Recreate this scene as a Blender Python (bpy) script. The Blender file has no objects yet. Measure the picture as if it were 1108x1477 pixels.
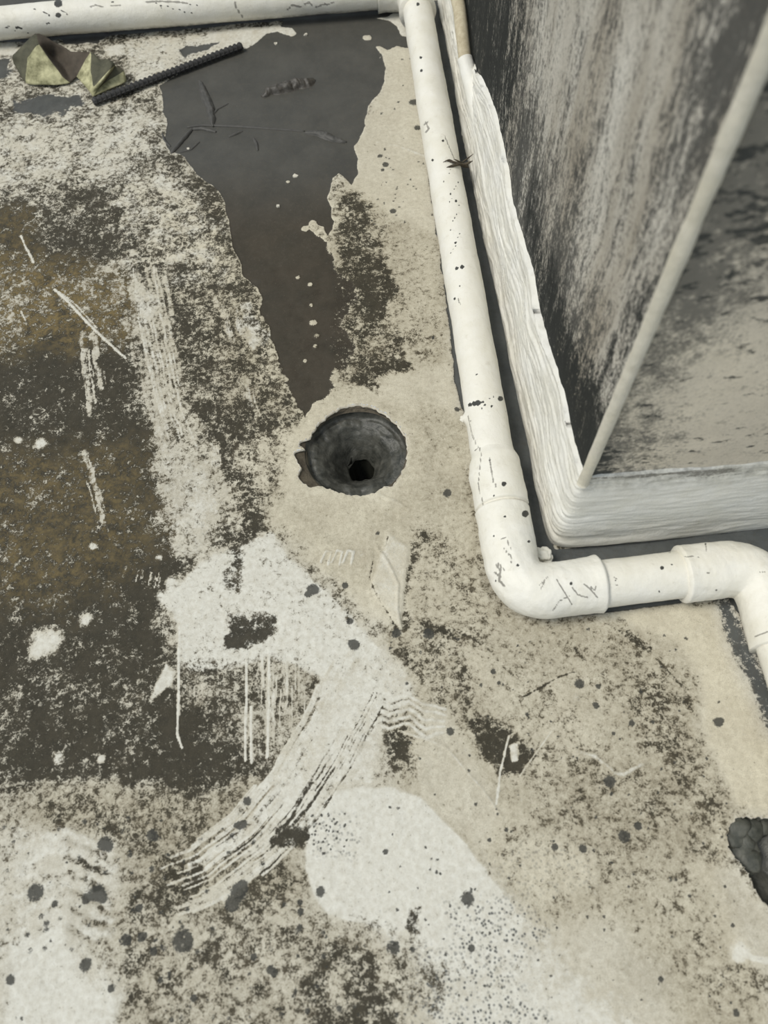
import bpy, bmesh, math, random
import numpy as np
from mathutils import Vector, Matrix

random.seed(7)
RNG = np.random.default_rng(11)
S = bpy.context.scene
COL = S.collection

# ------------------------------------------------------------------ camera
F_PX, CX, CY, CAM_H = 1109.0, 554.0, 738.5, 0.80
PITCH, ROLL = math.radians(63.75), math.radians(-4.0)
ROT = Matrix.Rotation(math.pi / 2 - PITCH, 3, 'X') @ Matrix.Rotation(ROLL, 3, 'Z')
RN = np.array(ROT)
cam_d = bpy.data.cameras.new('camera')
cam = bpy.data.objects.new('camera', cam_d)
COL.objects.link(cam)
cam.matrix_world = Matrix.Translation((0, 0, CAM_H)) @ ROT.to_4x4()
cam_d.sensor_fit = 'VERTICAL'
cam_d.sensor_height = 36.0
cam_d.sensor_width = 27.0
cam_d.lens = 36.0 * F_PX / 1477.0
cam_d.clip_start = 0.02
cam_d.dof.use_dof = True
cam_d.dof.focus_distance = 0.98
cam_d.dof.aperture_fstop = 5.0
S.camera = cam

# ------------------------------------------------------------------ light
world = bpy.data.worlds.new('world')
S.world = world
world.use_nodes = True
bg = world.node_tree.nodes['Background']
bg.inputs[0].default_value = (0.80, 0.90, 1.0, 1)
bg.inputs[1].default_value = 0.60
sun_d = bpy.data.lights.new('sun', 'SUN')
sun_d.energy = 2.2
sun_d.angle = math.radians(25)
sun_d.color = (1.0, 0.955, 0.87)
sun = bpy.data.objects.new('sun', sun_d)
COL.objects.link(sun)
sun.rotation_euler = Vector((0.60, 0.08, -1.0)).to_track_quat('-Z', 'Y').to_euler()
sun.location = (-2, 1, 3)
vs = S.view_settings
vs.view_transform = 'Standard'
vs.look = 'None'
vs.gamma = 1.0
vs.use_curve_mapping = False
vs.exposure = 0.17

# ------------------------------------------------------------------ measuring
def ray(x, y):
    return RN @ np.array([(x - CX) / F_PX, -(y - CY) / F_PX, -1.0])

def G(x, y, z=0.0):
    """point at height z that was sighted at (x, y) of the photograph"""
    d = ray(x, y)
    t = (z - CAM_H) / d[2]
    return np.array([d[0] * t, d[1] * t, z])

def onplane(x, y, p0, n):
    d = ray(x, y)
    o = np.array([0, 0, CAM_H])
    t = np.dot(np.asarray(p0) - o, n) / np.dot(d, n)
    return o + d * t

def scale_at(x, y):
    return float(np.linalg.norm(G(x + 5, y) - G(x - 5, y)) / 10)

def project(P):
    q = (P - np.array([0, 0, CAM_H])) @ RN
    return CX + F_PX * q[:, 0] / -q[:, 2], CY - F_PX * q[:, 1] / -q[:, 2]

# ------------------------------------------------------------------ noise
TAB = RNG.random((8, 256, 256))

def vn2(x, y, seed=0):
    t = TAB[seed % 8]
    xi = np.floor(x).astype(np.int64); yi = np.floor(y).astype(np.int64)
    fx = x - xi; fy = y - yi
    fx = fx * fx * (3 - 2 * fx); fy = fy * fy * (3 - 2 * fy)
    xi += seed * 37; yi += seed * 91
    a = t[xi & 255, yi & 255]; b = t[(xi + 1) & 255, yi & 255]
    c = t[xi & 255, (yi + 1) & 255]; d = t[(xi + 1) & 255, (yi + 1) & 255]
    return (a * (1 - fx) + b * fx) * (1 - fy) + (c * (1 - fx) + d * fx) * fy

def fbm2(x, y, seed=0, octs=4, gain=0.5):
    s = 0; a = 1; w = 0
    for o in range(octs):
        s = s + a * vn2(x * 2 ** o + 13.7 * o, y * 2 ** o + 5.3 * o, seed + o)
        w += a; a *= gain
    return s / w

def fbm3(P, scale, seed=0, octs=3, gain=0.5):
    x, y, z = P[:, 0] * scale, P[:, 1] * scale, P[:, 2] * scale
    return (fbm2(x + 17, y + z * .31, seed, octs, gain) + fbm2(y - 9, z + x * .27, seed + 3, octs, gain) + fbm2(z + 31, x + y * .29, seed + 5, octs, gain)) / 3

def sstep(a, b, x):
    t = np.clip((x - a) / (b - a), 0, 1)
    return t * t * (3 - 2 * t)

# ------------------------------------------------------------------ materials
def srgb(r, g, b):
    f = lambda c: (c / 12.92 if c <= 0.04045 else ((c + 0.055) / 1.055) ** 2.4)
    return (f(r / 255), f(g / 255), f(b / 255), 1)

class NT:
    def __init__(s, name, rough=0.8, spec=0.3):
        s.m = bpy.data.materials.new(name); s.m.use_nodes = True
        s.t = s.m.node_tree; s.b = s.t.nodes['Principled BSDF']
        s.b.inputs['Roughness'].default_value = rough
        s.b.inputs['Specular IOR Level'].default_value = spec
        s.tc = s.n('ShaderNodeTexCoord')
    def n(s, k, **kw):
        o = s.t.nodes.new(k)
        for a, v in kw.items(): setattr(o, a, v)
        return o
    def l(s, a, b): s.t.links.new(a, b)
    def put(s, sock, v):
        if hasattr(v, 'is_linked') or hasattr(v, 'links'): s.l(v, sock)
        else: sock.default_value = v
    def mapping(s, scale=(1, 1, 1), rot=(0, 0, 0), src='Object', loc=(0, 0, 0)):
        m = s.n('ShaderNodeMapping'); s.l(s.tc.outputs[src], m.inputs[0])
        m.inputs[1].default_value = loc; m.inputs[2].default_value = rot; m.inputs[3].default_value = scale
        return m.outputs[0]
    def noise(s, scale, detail=4, rough=0.6, vec=None, dist=0.0):
        o = s.n('ShaderNodeTexNoise')
        s.l(vec or s.tc.outputs['Object'], o.inputs['Vector'])
        o.inputs['Scale'].default_value = scale; o.inputs['Detail'].default_value = detail
        o.inputs['Roughness'].default_value = rough; o.inputs['Distortion'].default_value = dist
        return o.outputs['Fac']
    def voro(s, scale, vec=None, feature='F1'):
        o = s.n('ShaderNodeTexVoronoi', feature=feature)
        s.l(vec or s.tc.outputs['Object'], o.inputs['Vector']); o.inputs['Scale'].default_value = scale
        return o.outputs['Distance']
    def math(s, op, a, b=0.0, clamp=False):
        o = s.n('ShaderNodeMath', operation=op, use_clamp=clamp)
        s.put(o.inputs[0], a); s.put(o.inputs[1], b)
        return o.outputs[0]
    def rng(s, v, a, b, c=0.0, d=1.0, smooth=False):
        o = s.n('ShaderNodeMapRange', clamp=True)
        if smooth: o.interpolation_type = 'SMOOTHSTEP'
        s.put(o.inputs[0], v); s.put(o.inputs[1], a); s.put(o.inputs[2], b); s.put(o.inputs[3], c); s.put(o.inputs[4], d)
        return o.outputs[0]
    def mix(s, f, a, b, mode='MIX'):
        o = s.n('ShaderNodeMix', data_type='RGBA', blend_type=mode)
        s.put(o.inputs[0], f); s.put(o.inputs[6], a); s.put(o.inputs[7], b)
        return o.outputs[2]
    def attr(s, name):
        o = s.n('ShaderNodeAttribute', attribute_name=name)
        return o
    def sep(s, c):
        o = s.n('ShaderNodeSeparateColor'); s.l(c, o.inputs[0])
        return o.outputs
    def bump(s, h, strength=0.3, dist=0.001):
        o = s.n('ShaderNodeBump'); s.l(h, o.inputs['Height'])
        o.inputs['Strength'].default_value = strength; o.inputs['Distance'].default_value = dist
        s.l(o.outputs[0], s.b.inputs['Normal'])
    def col(s, c): s.put(s.b.inputs['Base Color'], c)
    def rough(s, v): s.put(s.b.inputs['Roughness'], v)

def speck(m, dens, nz, w=0.10):
    """threshold a 0..1 noise by a coverage value"""
    inv = m.math('SUBTRACT', 1.0, dens)
    lo = m.math('SUBTRACT', inv, w); hi = m.math('ADD', inv, w)
    return m.rng(nz, lo, hi, 0, 1, True)

def mat_floor():
    m = NT('stained_concrete', 0.85, 0.25)
    a = m.attr('stain_a'); b = m.attr('stain_b')
    A = m.sep(a.outputs['Color']); Aa = a.outputs['Alpha']
    B = m.sep(b.outputs['Color']); Ba = b.outputs['Alpha']
    nf = m.noise(560, 5, 0.7); nm = m.noise(170, 5, 0.7, dist=0.35); nc = m.noise(62, 5, .72, dist=.3); nl = m.noise(20, 5, 0.65)
    gr = m.noise(1300, 2, 0.6)
    add = lambda *t: m.math('ADD', t[0], t[1]) if len(t) == 2 else m.math('ADD', t[0], add(*t[1:]))
    mul = lambda x, y: m.math('MULTIPLY', x, y)
    u = m.rng(add(mul(nf, .36), mul(nm, .44), mul(nc, .20)), 0.37, 0.63)
    us = m.rng(add(mul(nm, .5), mul(nc, .5)), .34, .66)
    # base cement
    base = m.mix(B[0], srgb(202, 200, 191), srgb(209, 202, 181))
    base = m.mix(m.rng(nl, 0.35, 0.7, 0, 0.45), base, srgb(172, 163, 143))
    base = m.mix(m.rng(nm, 0.40, 0.7, 0, 0.40), base, srgb(158, 149, 128))
    base = m.mix(m.rng(gr, 0.50, 0.70, 0, 0.42), base, srgb(122, 113, 95))
    # soft brown grime
    bm = mul(A[1], m.rng(u, 0.05, 0.85, 0.30, 1.0))
    base = m.mix(bm, base, srgb(104, 94, 72))
    # white paint and laitance smears
    wm = mul(speck(m, Aa, m.rng(add(mul(nc, .4), mul(nf, .35), mul(nl, .25)), .36, .64), 0.28), .88)
    wcol = m.mix(m.rng(nm, .35, .68), srgb(212, 210, 200), srgb(192, 188, 175))
    base = m.mix(wm, base, wcol)
    base = m.mix(m.rng(nf, .60, .74, 0, .28), base, srgb(120, 114, 100))
    # olive halo, then algae crust
    hm = mul(speck(m, mul(A[0], 1.12), us, 0.34), m.rng(A[0], 0.05, .35))
    base = m.mix(mul(hm, .50), base, srgb(104, 95, 74))
    am = speck(m, A[0], u, 0.12)
    alg = m.mix(m.rng(nc, .35, .65), srgb(36, 34, 26), srgb(54, 50, 40))
    alg = m.mix(m.rng(A[0], .30, .58, .55, 0), alg, srgb(96, 87, 70))
    alg = m.mix(mul(B[1], m.rng(add(mul(nc, .5), mul(nm, .5)), .44, .60)), alg, srgb(132, 113, 70))
    alg = m.mix(m.rng(gr, .54, .72, 0, .40), alg, srgb(104, 96, 80))
    c = m.mix(mul(am, 0.94), base, alg)
    # pepper dots
    vd = m.voro(280)
    pn = m.rng(m.noise(80, 4, .65), .30, .52)
    pm = m.math('MULTIPLY', m.rng(vd, 0.20, 0.46, 1, 0), mul(Ba, pn), True)
    c = m.mix(pm, c, srgb(92, 93, 90))
    # black spots
    sp = speck(m, B[2], m.rng(nf, .3, .7), 0.26)
    c = m.mix(mul(sp, .90), c, srgb(58, 58, 54))
    # damp mud film: brown soil, or grey silt carrying painted sky sheen
    wet = m.rng(add(A[2], m.rng(u, 0, 1, -.20, .20)), .44, .56, 0, 1, True)
    wn = m.noise(11, 5, .65)
    wc = m.mix(B[0], m.mix(m.rng(nl, .35, .65), srgb(72, 75, 75), srgb(87, 90, 89)), m.mix(m.rng(nl, .35, .65), srgb(46, 41, 31), srgb(58, 51, 40)))
    wc = m.mix(m.rng(nm, .5, .7, 0, .3), wc, srgb(88, 82, 72))
    wc = m.mix(m.rng(nf, .64, .70, 0, .6), wc, srgb(136, 128, 112))
    c = m.mix(mul(wet, .97), c, wc)
    m.col(c)
    m.rough(m.math('SUBTRACT', 0.88, mul(wet, m.rng(wn, .3, .7, .26, .40))))
    h = add(mul(nf, m.math('SUBTRACT', 1.0, mul(wet, .6))), mul(am, -0.25), mul(nm, .5))
    m.bump(h, 0.40, 0.0011)
    return m.m

def mat_paint(name='white_paint', tint=(226, 223, 213), chips=True, ridge=None, spec=.35, rough=.5):
    m = NT(name, rough, spec)
    n1 = m.noise(30, 4, .6); n2 = m.noise(320, 4, .65); n3 = m.noise(90, 5, .7)
    c = m.mix(m.rng(n1, .35, .7, 0, .55), srgb(*tint), srgb(tint[0] - 14, tint[1] - 16, tint[2] - 24))
    c = m.mix(m.rng(n3, .58, .75, 0, .4), c, srgb(186, 178, 160))
    a = m.attr('chip')
    A = m.sep(a.outputs['Color'])
    ck = m.rng(m.math('ADD', A[0], m.rng(n2, .3, .7, -.25, .25)), .42, .62, 0, 1, True)
    c = m.mix(ck, c, srgb(62, 62, 58))
    ln = m.rng(m.math('ADD', A[1], m.rng(n2, .3, .7, -.3, .3)), .35, .8, 0, .8, True)
    c = m.mix(ln, c, srgb(110, 106, 98))
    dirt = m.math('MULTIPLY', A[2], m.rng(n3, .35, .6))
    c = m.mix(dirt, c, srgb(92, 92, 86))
    if chips:
        v = m.voro(55); pn = m.rng(m.noise(40, 2, .5), .62, .66)
        k = m.math('MULTIPLY', m.rng(v, .05, .09, 1, 0), pn)
        c = m.mix(k, c, srgb(80, 78, 72))
    m.col(c)
    h = m.math('ADD', m.math('MULTIPLY', n3, 1.0), m.math('MULTIPLY', n2, .35))
    m.bump(h, 0.5, 0.0018)
    return m.m

def mat_wall_streak():
    m = NT('mouldy_render_streaked', 0.92, 0.15)
    a = m.attr('wallpos'); A = m.sep(a.outputs['Color'])   # R grime, G damp
    v = m.mapping((1, 1, .22)); v2 = m.mapping((1, 1, .55))
    s1 = m.noise(46, 6, .70, v, .2); s2 = m.noise(150, 6, .74, v2, .2); s3 = m.noise(11, 4, .6, v); g = m.noise(480, 4, .75, v2)
    u = m.math('ADD', m.math('MULTIPLY', s1, .33), m.math('ADD', m.math('MULTIPLY', s2, .35), m.math('MULTIPLY', g, .32)))
    u = m.rng(u, .38, .62)
    light = m.mix(m.rng(s3, .35, .65), srgb(206, 202, 191), srgb(160, 152, 137))
    light = m.mix(m.rng(g, .45, .7, 0, .5), light, srgb(112, 108, 100))
    mk = speck(m, A[0], u, .22)
    dark = m.mix(m.rng(g, .4, .65), srgb(54, 56, 55), srgb(84, 82, 77))
    c = m.mix(m.math('MULTIPLY', mk, .92), light, dark)
    c = m.mix(m.math('MULTIPLY', speck(m, A[1], u, .24), .94), c, srgb(42, 44, 42))
    m.col(c)
    m.bump(m.math('ADD', s2, g), .4, .002)
    return m.m

def mat_wall_plain():
    m = NT('grey_render_spotted', 0.9, 0.15)
    a = m.attr('wallpos'); A = m.sep(a.outputs['Color'])
    n1 = m.noise(10, 4, .6); n2 = m.noise(60, 6, .72); n3 = m.noise(300, 4, .7)
    v = m.mapping((.55, .55, 1.3)); n4 = m.noise(75, 6, .7, v)
    c = m.mix(m.rng(n1, .35, .65), srgb(222, 212, 192), srgb(206, 197, 180))
    c = m.mix(m.rng(n3, .4, .7, 0, .25), c, srgb(160, 152, 138))
    u = m.rng(m.math('ADD', m.math('MULTIPLY', n2, .6), m.math('MULTIPLY', n3, .4)), .36, .64)
    c = m.mix(m.math('MULTIPLY', speck(m, A[0], u, .38), .80), c, srgb(84, 84, 80))
    c = m.mix(m.math('MULTIPLY', speck(m, A[1], m.rng(n4, .34, .66), .10), .9), c, srgb(62, 64, 62))
    m.col(c)
    m.bump(m.math('ADD', n2, n3), .3, .002)
    return m.m

def mat_simple(name, c1, c2, scale=80, rough=.8, spec=.3, bump=.3, bd=.001, det=5):
    m = NT(name, rough, spec)
    n = m.noise(scale, det, .65); k = m.noise(scale * 6, 3, .6)
    c = m.mix(m.rng(n, .35, .65), srgb(*c1), srgb(*c2))
    m.col(c)
    m.bump(m.math('ADD', n, m.math('MULTIPLY', k, .4)), bump, bd)
    return m.m

M_FLOOR = mat_floor()
M_PAINT = mat_paint('white_pipe_paint')
M_BAND = mat_paint('white_skirting_paint', (226, 224, 216), chips=False)
M_ARRIS = mat_paint('cream_edge_paint', (214, 209, 194), chips=False)
M_WL = mat_wall_streak()
M_WF = mat_wall_plain()
M_HOLE = mat_simple('wet_dark_mortar', (50, 51, 46), (88, 87, 80), 75, .42, .45, .7, .002)
M_PIT = mat_simple('pit_dark', (22, 24, 20), (34, 34, 28), 90, .5, .4, .4)  # near-black tone for the pit
M_CHIPPED = mat_simple('broken_concrete', (84, 77, 66), (106, 98, 84), 120, .85, .2, .6, .002)
M_RUB = mat_simple('dark_rubble', (62, 64, 58), (92, 92, 84), 90, .5, .4, .6, .002)
M_LIP = mat_simple('fresh_broken_edge', (205, 200, 186), (176, 168, 150), 160, .85, .2, .6, .001)
M_STEEL = mat_simple('dark_oxidised_steel', (40, 40, 40), (62, 60, 58), 240, .6, .45, .4)
M_MUD = mat_simple('wet_mud', (56, 52, 46), (84, 80, 74), 160, .45, .5, .6, .0016)
M_MUDR = mat_simple('settled_mud', (66, 65, 62), (78, 76, 72), 120, .55, .35, .4, .001)
M_TWIG = mat_simple('dry_weed', (62, 56, 48), (88, 80, 66), 200, .8, .2)
M_SHDARK = mat_simple('aged_membrane_dark', (68, 68, 56), (90, 88, 72), 60, .8, .25, .4, .001)
M_SHYEL = mat_simple('aged_membrane_yellowed', (190, 186, 148), (118, 116, 86), 70, .75, .25, .4, .001)
M_SHBROWN = mat_simple('aged_membrane_brown', (66, 60, 52), (84, 76, 66), 60, .8, .25, .4, .001)  # dark brown for the faces inside the folds
M_CONDUIT = mat_simple('weathered_conduit', (196, 186, 160), (172, 160, 134), 110, .7, .3, .4, .001)
M_FLAKE = mat_simple('white_flake', (208, 204, 190), (186, 180, 166), 300, .8, .2)

# ------------------------------------------------------------------ objects
def mesh_obj(name, V, Fc, mats, parent=None, smooth=True):
    me = bpy.data.meshes.new(name)
    me.from_pydata([tuple(map(float, v)) for v in V], [], Fc)
    me.validate()
    for mt in (mats if isinstance(mats, (list, tuple)) else [mats]): me.materials.append(mt)
    if smooth: me.polygons.foreach_set('use_smooth', [True] * len(me.polygons))
    o = bpy.data.objects.new(name, me); COL.objects.link(o)
    if parent: o.parent = parent
    return o

def empty(name, loc):
    o = bpy.data.objects.new(name, None); COL.objects.link(o)
    o.location = tuple(map(float, loc)); o.empty_display_size = .02
    return o

def child_local(o, root):
    """mesh built in world coordinates -> child of an empty that only translates"""
    o.parent = root
    o.data.transform(Matrix.Translation(-Vector(root.location)))
    return o

def tag(o, label, cat, group=None):
    o['label'] = label; o['category'] = cat
    if group: o['group'] = group
    return o

def structure(o, label=None, cat=None):
    o['kind'] = 'structure'
    if label: o['label'] = label
    if cat: o['category'] = cat
    return o

def set_col(me, name, R, Gc=None, Bc=None, Ac=None):
    n = len(me.vertices)
    d = np.zeros((n, 4), dtype=np.float32); d[:, 3] = 1
    d[:, 0] = R
    if Gc is not None: d[:, 1] = Gc
    if Bc is not None: d[:, 2] = Bc
    if Ac is not None: d[:, 3] = Ac
    at = me.attributes.new(name, 'FLOAT_COLOR', 'POINT')
    at.data.foreach_set('color', d.ravel())

def resample(P, n):
    P = np.asarray(P, float)
    s = np.r_[0, np.cumsum(np.linalg.norm(np.diff(P, axis=0), axis=1))]
    t = np.linspace(0, s[-1], n)
    return np.stack([np.interp(t, s, P[:, k]) for k in range(P.shape[1])], 1), t

def smooth_path(P, it, fix=True):
    P = P.copy()
    for _ in range(it):
        Q = P.copy(); Q[1:-1] = (P[:-2] + 2 * P[1:-1] + P[2:]) / 4; P = Q
    return P

# ================================================================== FLOOR
HOLE_PX = [(441,648),(447,632),(456,615),(470,602),(487,590),(500,585),(516,583),(532,585),(548,592),(560,600),(572,611),(581,622),(587,634),(588,650),(587,666),(581,680),(575,688),(570,697),(566,702),(556,701),(545,708),(535,713),(520,715),(503,714),(488,710),(474,705),(461,701),(447,703),(438,698),(430,688),(429,682),(436,675),(427,664),(424,651),(429,641),(437,635)]
HOLE2_PX = [(1049,1206),(1051,1195),(1058,1184),(1066,1178),(1074,1177),(1085,1179),(1096,1178),(1112,1180),(1140,1190),(1165,1215),(1178,1250),(1178,1290),(1165,1322),(1145,1335),(1125,1326),(1108,1308),(1097,1296),(1089,1283),(1083,1268),(1078,1258),(1070,1247),(1060,1236),(1052,1224)]

class Hole:
    def __init__(s, px):
        s.P = np.array([G(x, y)[:2] for x, y in px])
        s.c = s.P.mean(0)
        d = s.P - s.c
        th = np.arctan2(d[:, 1], d[:, 0]); r = np.hypot(d[:, 0], d[:, 1])
        o = np.argsort(th); s.th = th[o]; s.rr = r[o]
    def r(s, th):
        T = np.r_[s.th - 2 * np.pi, s.th, s.th + 2 * np.pi]; R_ = np.r_[s.rr, s.rr, s.rr]
        j = .0006 * np.sin(23 * th + 1) + .0005 * np.sin(41 * th + 2) + .0004 * np.sin(67 * th)
        return np.interp(th, T, R_) + j
H1, H2 = Hole(HOLE_PX), Hole(HOLE2_PX)

NU, NV = 840, 920
yy0, yy1 = -0.20, 1.75
# rows follow the sighted footprint so that near and far cells look alike
rows_px = np.linspace(1640, -75, NV)
vy = np.array([G(554, r)[1] for r in rows_px])
xl = -0.43 - (vy + 0.12) * 0.205
xr = 0.36 + np.clip(vy + .2, 0, .60) * 0.35
U = np.linspace(0, 1, NU)
X = xl[:, None] + (xr - xl)[:, None] * U[None, :]
Y = np.repeat(vy[:, None], NU, 1)
X = X.ravel(); Y = Y.ravel()
Z = np.zeros_like(X)

# --- stain layers
D = np.full_like(X, .38)      # algae crust
BR = np.zeros_like(X)         # brown grime
W = np.zeros_like(X)          # damp film, also the painted shade in the pipe channels
PW = np.zeros_like(X)         # white smears, also the painted wet glare at bottom left
CR = np.full_like(X, .5)      # cream tint; on damp film, low values give the sky-sheen grey
OC = np.zeros_like(X)         # ochre tint of the algae
SP = np.zeros_like(X)         # black spots
PP = np.zeros_like(X)         # pepper dots
LAY = dict(D=D, BR=BR, W=W, PW=PW, CR=CR, OC=OC, SP=SP, PP=PP)
wx = (fbm2(X * 30, Y * 30, 1, 4, .6) - .5); wy = (fbm2(X * 30 + 50, Y * 30 + 20, 2, 4, .6) - .5)
ROWY = vy

def sub(P, pad):
    """rows of the grid that can be touched by the points P (padded)"""
    j0 = np.searchsorted(ROWY, P[:, 1].min() - pad); j1 = np.searchsorted(ROWY, P[:, 1].max() + pad)
    sl = np.arange(j0 * NU, j1 * NU)
    k = (X[sl] > P[:, 0].min() - pad) & (X[sl] < P[:, 0].max() + pad)
    return sl[k]

def seg_dist(px, py, P, closed):
    Q = np.vstack([P, P[:1]]) if closed else P
    d2 = np.full(px.shape, 1e9)
    for a, b in zip(Q[:-1], Q[1:]):
        e = b - a; L = e @ e + 1e-12
        t = np.clip(((px - a[0]) * e[0] + (py - a[1]) * e[1]) / L, 0, 1)
        d2 = np.minimum(d2, (px - a[0] - t * e[0]) ** 2 + (py - a[1] - t * e[1]) ** 2)
    return np.sqrt(d2)

def inside(px, py, P):
    r = np.zeros(px.shape, bool)
    Q = np.vstack([P, P[:1]])
    for a, b in zip(Q[:-1], Q[1:]):
        if a[1] == b[1]: continue
        k = ((a[1] > py) != (b[1] > py)) & (px < (b[0] - a[0]) * (py - a[1]) / (b[1] - a[1]) + a[0])
        r ^= k
    return r

def floor_pts(pts): return np.array([G(x, y)[:2] for x, y in pts])

def poly(pts, soft, warp=0.0, **vals):
    P = floor_pts(pts); c = np.mean(pts, 0); s = scale_at(*c)
    so = soft * s; wp = warp * s
    i = sub(P, so + wp + .004)
    if not len(i): return
    px = X[i] + wx[i] * wp * 2; py = Y[i] + wy[i] * wp * 2
    d = seg_dist(px, py, P, True); d = np.where(inside(px, py, P), -d, d)
    m = 1 - sstep(-so, so, d)
    blend(i, m, vals)

def blend(i, m, vals):
    for k, v in vals.items():
        if k == 'Z': Z[i] += v * m
        else: LAY[k][i] = LAY[k][i] * (1 - m) + v * m

def stroke(pts, width, soft=None, warp=0.0, **vals):
    P = floor_pts(pts); c = np.mean(pts, 0); s = scale_at(*c)
    w = width * s / 2; so = (soft if soft is not None else width * .4) * s; wp = warp * s
    i = sub(P, w + so + wp + .003)
    if not len(i): return
    d = seg_dist(X[i] + wx[i] * wp * 2, Y[i] + wy[i] * wp * 2, P, False)
    blend(i, 1 - sstep(w - so * .5, w + so * .5, d), vals)

def spot(x, y, r, soft=.35, **vals):
    P = floor_pts([(x, y)]); s = scale_at(x, y)
    i = sub(P, r * s * 1.8)
    if not len(i): return
    d = np.hypot(X[i] + wx[i] * r * s * .9 - P[0, 0], Y[i] + wy[i] * r * s * .9 - P[0, 1]) / (r * s)
    blend(i, 1 - sstep(1 - soft, 1 + soft, d), vals or dict(SP=1.0))

def streaks(pts, width, n, lw=(1.2, 3.5), seed=0, frac=(.3, .8), **vals):
    """many thin parallel drag marks along a path"""
    r = random.Random(seed)
    P, _ = resample(pts, 24)
    T = np.gradient(P, axis=0); T /= np.linalg.norm(T, axis=1)[:, None]
    N = np.stack([-T[:, 1], T[:, 0]], 1)
    for _ in range(n):
        o = r.uniform(-.5, .5) * width
        L = r.uniform(*frac); a = r.uniform(0, 1 - L); i0 = int(a * 23); i1 = max(i0 + 3, int((a + L) * 23))
        q = P[i0:i1 + 1] + N[i0:i1 + 1] * o
        stroke([tuple(p) for p in q], r.uniform(*lw), None, 3, **{k: (v if not isinstance(v, tuple) else r.uniform(*v)) for k, v in vals.items()})

# ---- broad areas
BR += np.clip(fbm2(X * 18, Y * 18, 7, 4, .6) - .45, 0, 1) * .8
poly([(-200,40),(430,30),(360,80),(232,118),(240,200),(330,300),(350,410),(200,425),(60,345),(-200,350)], 18, 20, D=.50, CR=.55, PW=.35)
poly([(100,160),(230,150),(330,320),(345,390),(250,400),(190,330),(120,260)], 30, 25, D=.37, CR=.45, PW=.45)
poly([(-60,180),(90,170),(150,230),(120,270),(-60,290)], 25, 25, D=.40, PW=.4)
poly([(180,60),(420,38),(430,50),(380,58),(330,80),(240,100),(200,120),(185,90)], 6, 6, D=.27, CR=.5, PW=.5)
poly([(300,46),(425,36),(430,50),(380,58),(350,66),(300,64)], 4, 3, D=.03, PW=.6)
poly([(-20,62),(20,62),(24,80),(-20,80)], 4, 4, D=.03, PW=.7)
poly([(150,68),(176,66),(180,80),(155,82)], 5, 5, D=.05, PW=.6)
poly([(70,265),(165,270),(175,330),(160,400),(60,370)], 25, 30, D=.66)
poly([(-100,285),(50,300),(60,360),(-100,380)], 18, 20, D=.74, OC=.45)
poly([(-150,355),(60,350),(140,380),(190,430),(220,560),(270,690),(350,770),(290,800),(250,840),(225,890),(250,930),(290,985),(380,1000),(420,1070),(380,1130),(250,1165),(150,1145),(0,1165),(-150,1165)], 22, 25, D=.75, CR=.45, BR=.2)
poly([(-100,370),(90,375),(170,400),(190,470),(150,500),(60,500),(-100,515)], 30, 30, OC=.75, D=.66)
poly([(-60,640),(200,650),(230,780),(120,860),(-60,880)], 50, 40, OC=.45, D=.78)
poly([(140,380),(330,380),(400,480),(420,560),(420,610),(350,720),(230,700)], 18, 20, D=.58, BR=.25)
poly([(340,420),(400,470),(430,580),(420,600),(330,600),(310,520)], 16, 18, D=.50, BR=.55)
poly([(330,650),(430,600),(440,700),(410,760),(350,740)], 18, 20, D=.36, BR=.15, CR=.6)
poly([(340,690),(395,690),(395,770),(350,760)], 14, 20, D=.62)
# pale zone right of the damp film and the tan zone round the hole
poly([(540,60),(592,60),(610,180),(640,330),(660,560),(680,700),(700,860),(760,900),(560,900),(400,770),(395,710),(425,620),(480,560),(480,330),(512,210),(556,110)], 12, 10, D=.05, CR=.75, BR=.05)
stroke([(395,700),(398,760),(440,810),(470,850)], 30, 30, 16, D=.40, BR=.3)
poly([(480,330),(500,260),(560,310),(635,330),(650,460),(640,520),(560,550),(500,570),(470,560),(470,390)], 18, 20, D=.30, BR=.45, CR=.9)
poly([(478,320),(505,270),(545,330),(570,420),(560,470),(585,520),(540,560),(490,555),(480,520),(500,470),(490,400)], 12, 30, D=.60, BR=.5)
poly([(530,470),(575,480),(590,535),(540,545)], 8, 16, D=.62)
poly([(560,330),(640,340),(655,470),(600,470),(570,400)], 15, 15, D=.22, BR=.4)
poly([(425,620),(470,570),(600,580),(650,640),(660,740),(600,790),(560,880),(500,860),(440,800),(395,750),(400,710),(430,720),(560,720),(590,650),(560,600),(500,585)], 20, 20, D=.09, CR=.95, BR=.26)
poly([(600,570),(670,600),(690,740),(690,800),(610,800)], 18, 14, D=.16, CR=.9, BR=.42)
poly([(600,760),(650,765),(690,800),(700,860),(760,900),(620,930),(580,900),(590,830)], 16, 18, D=.30, BR=.45, CR=.9)
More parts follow.
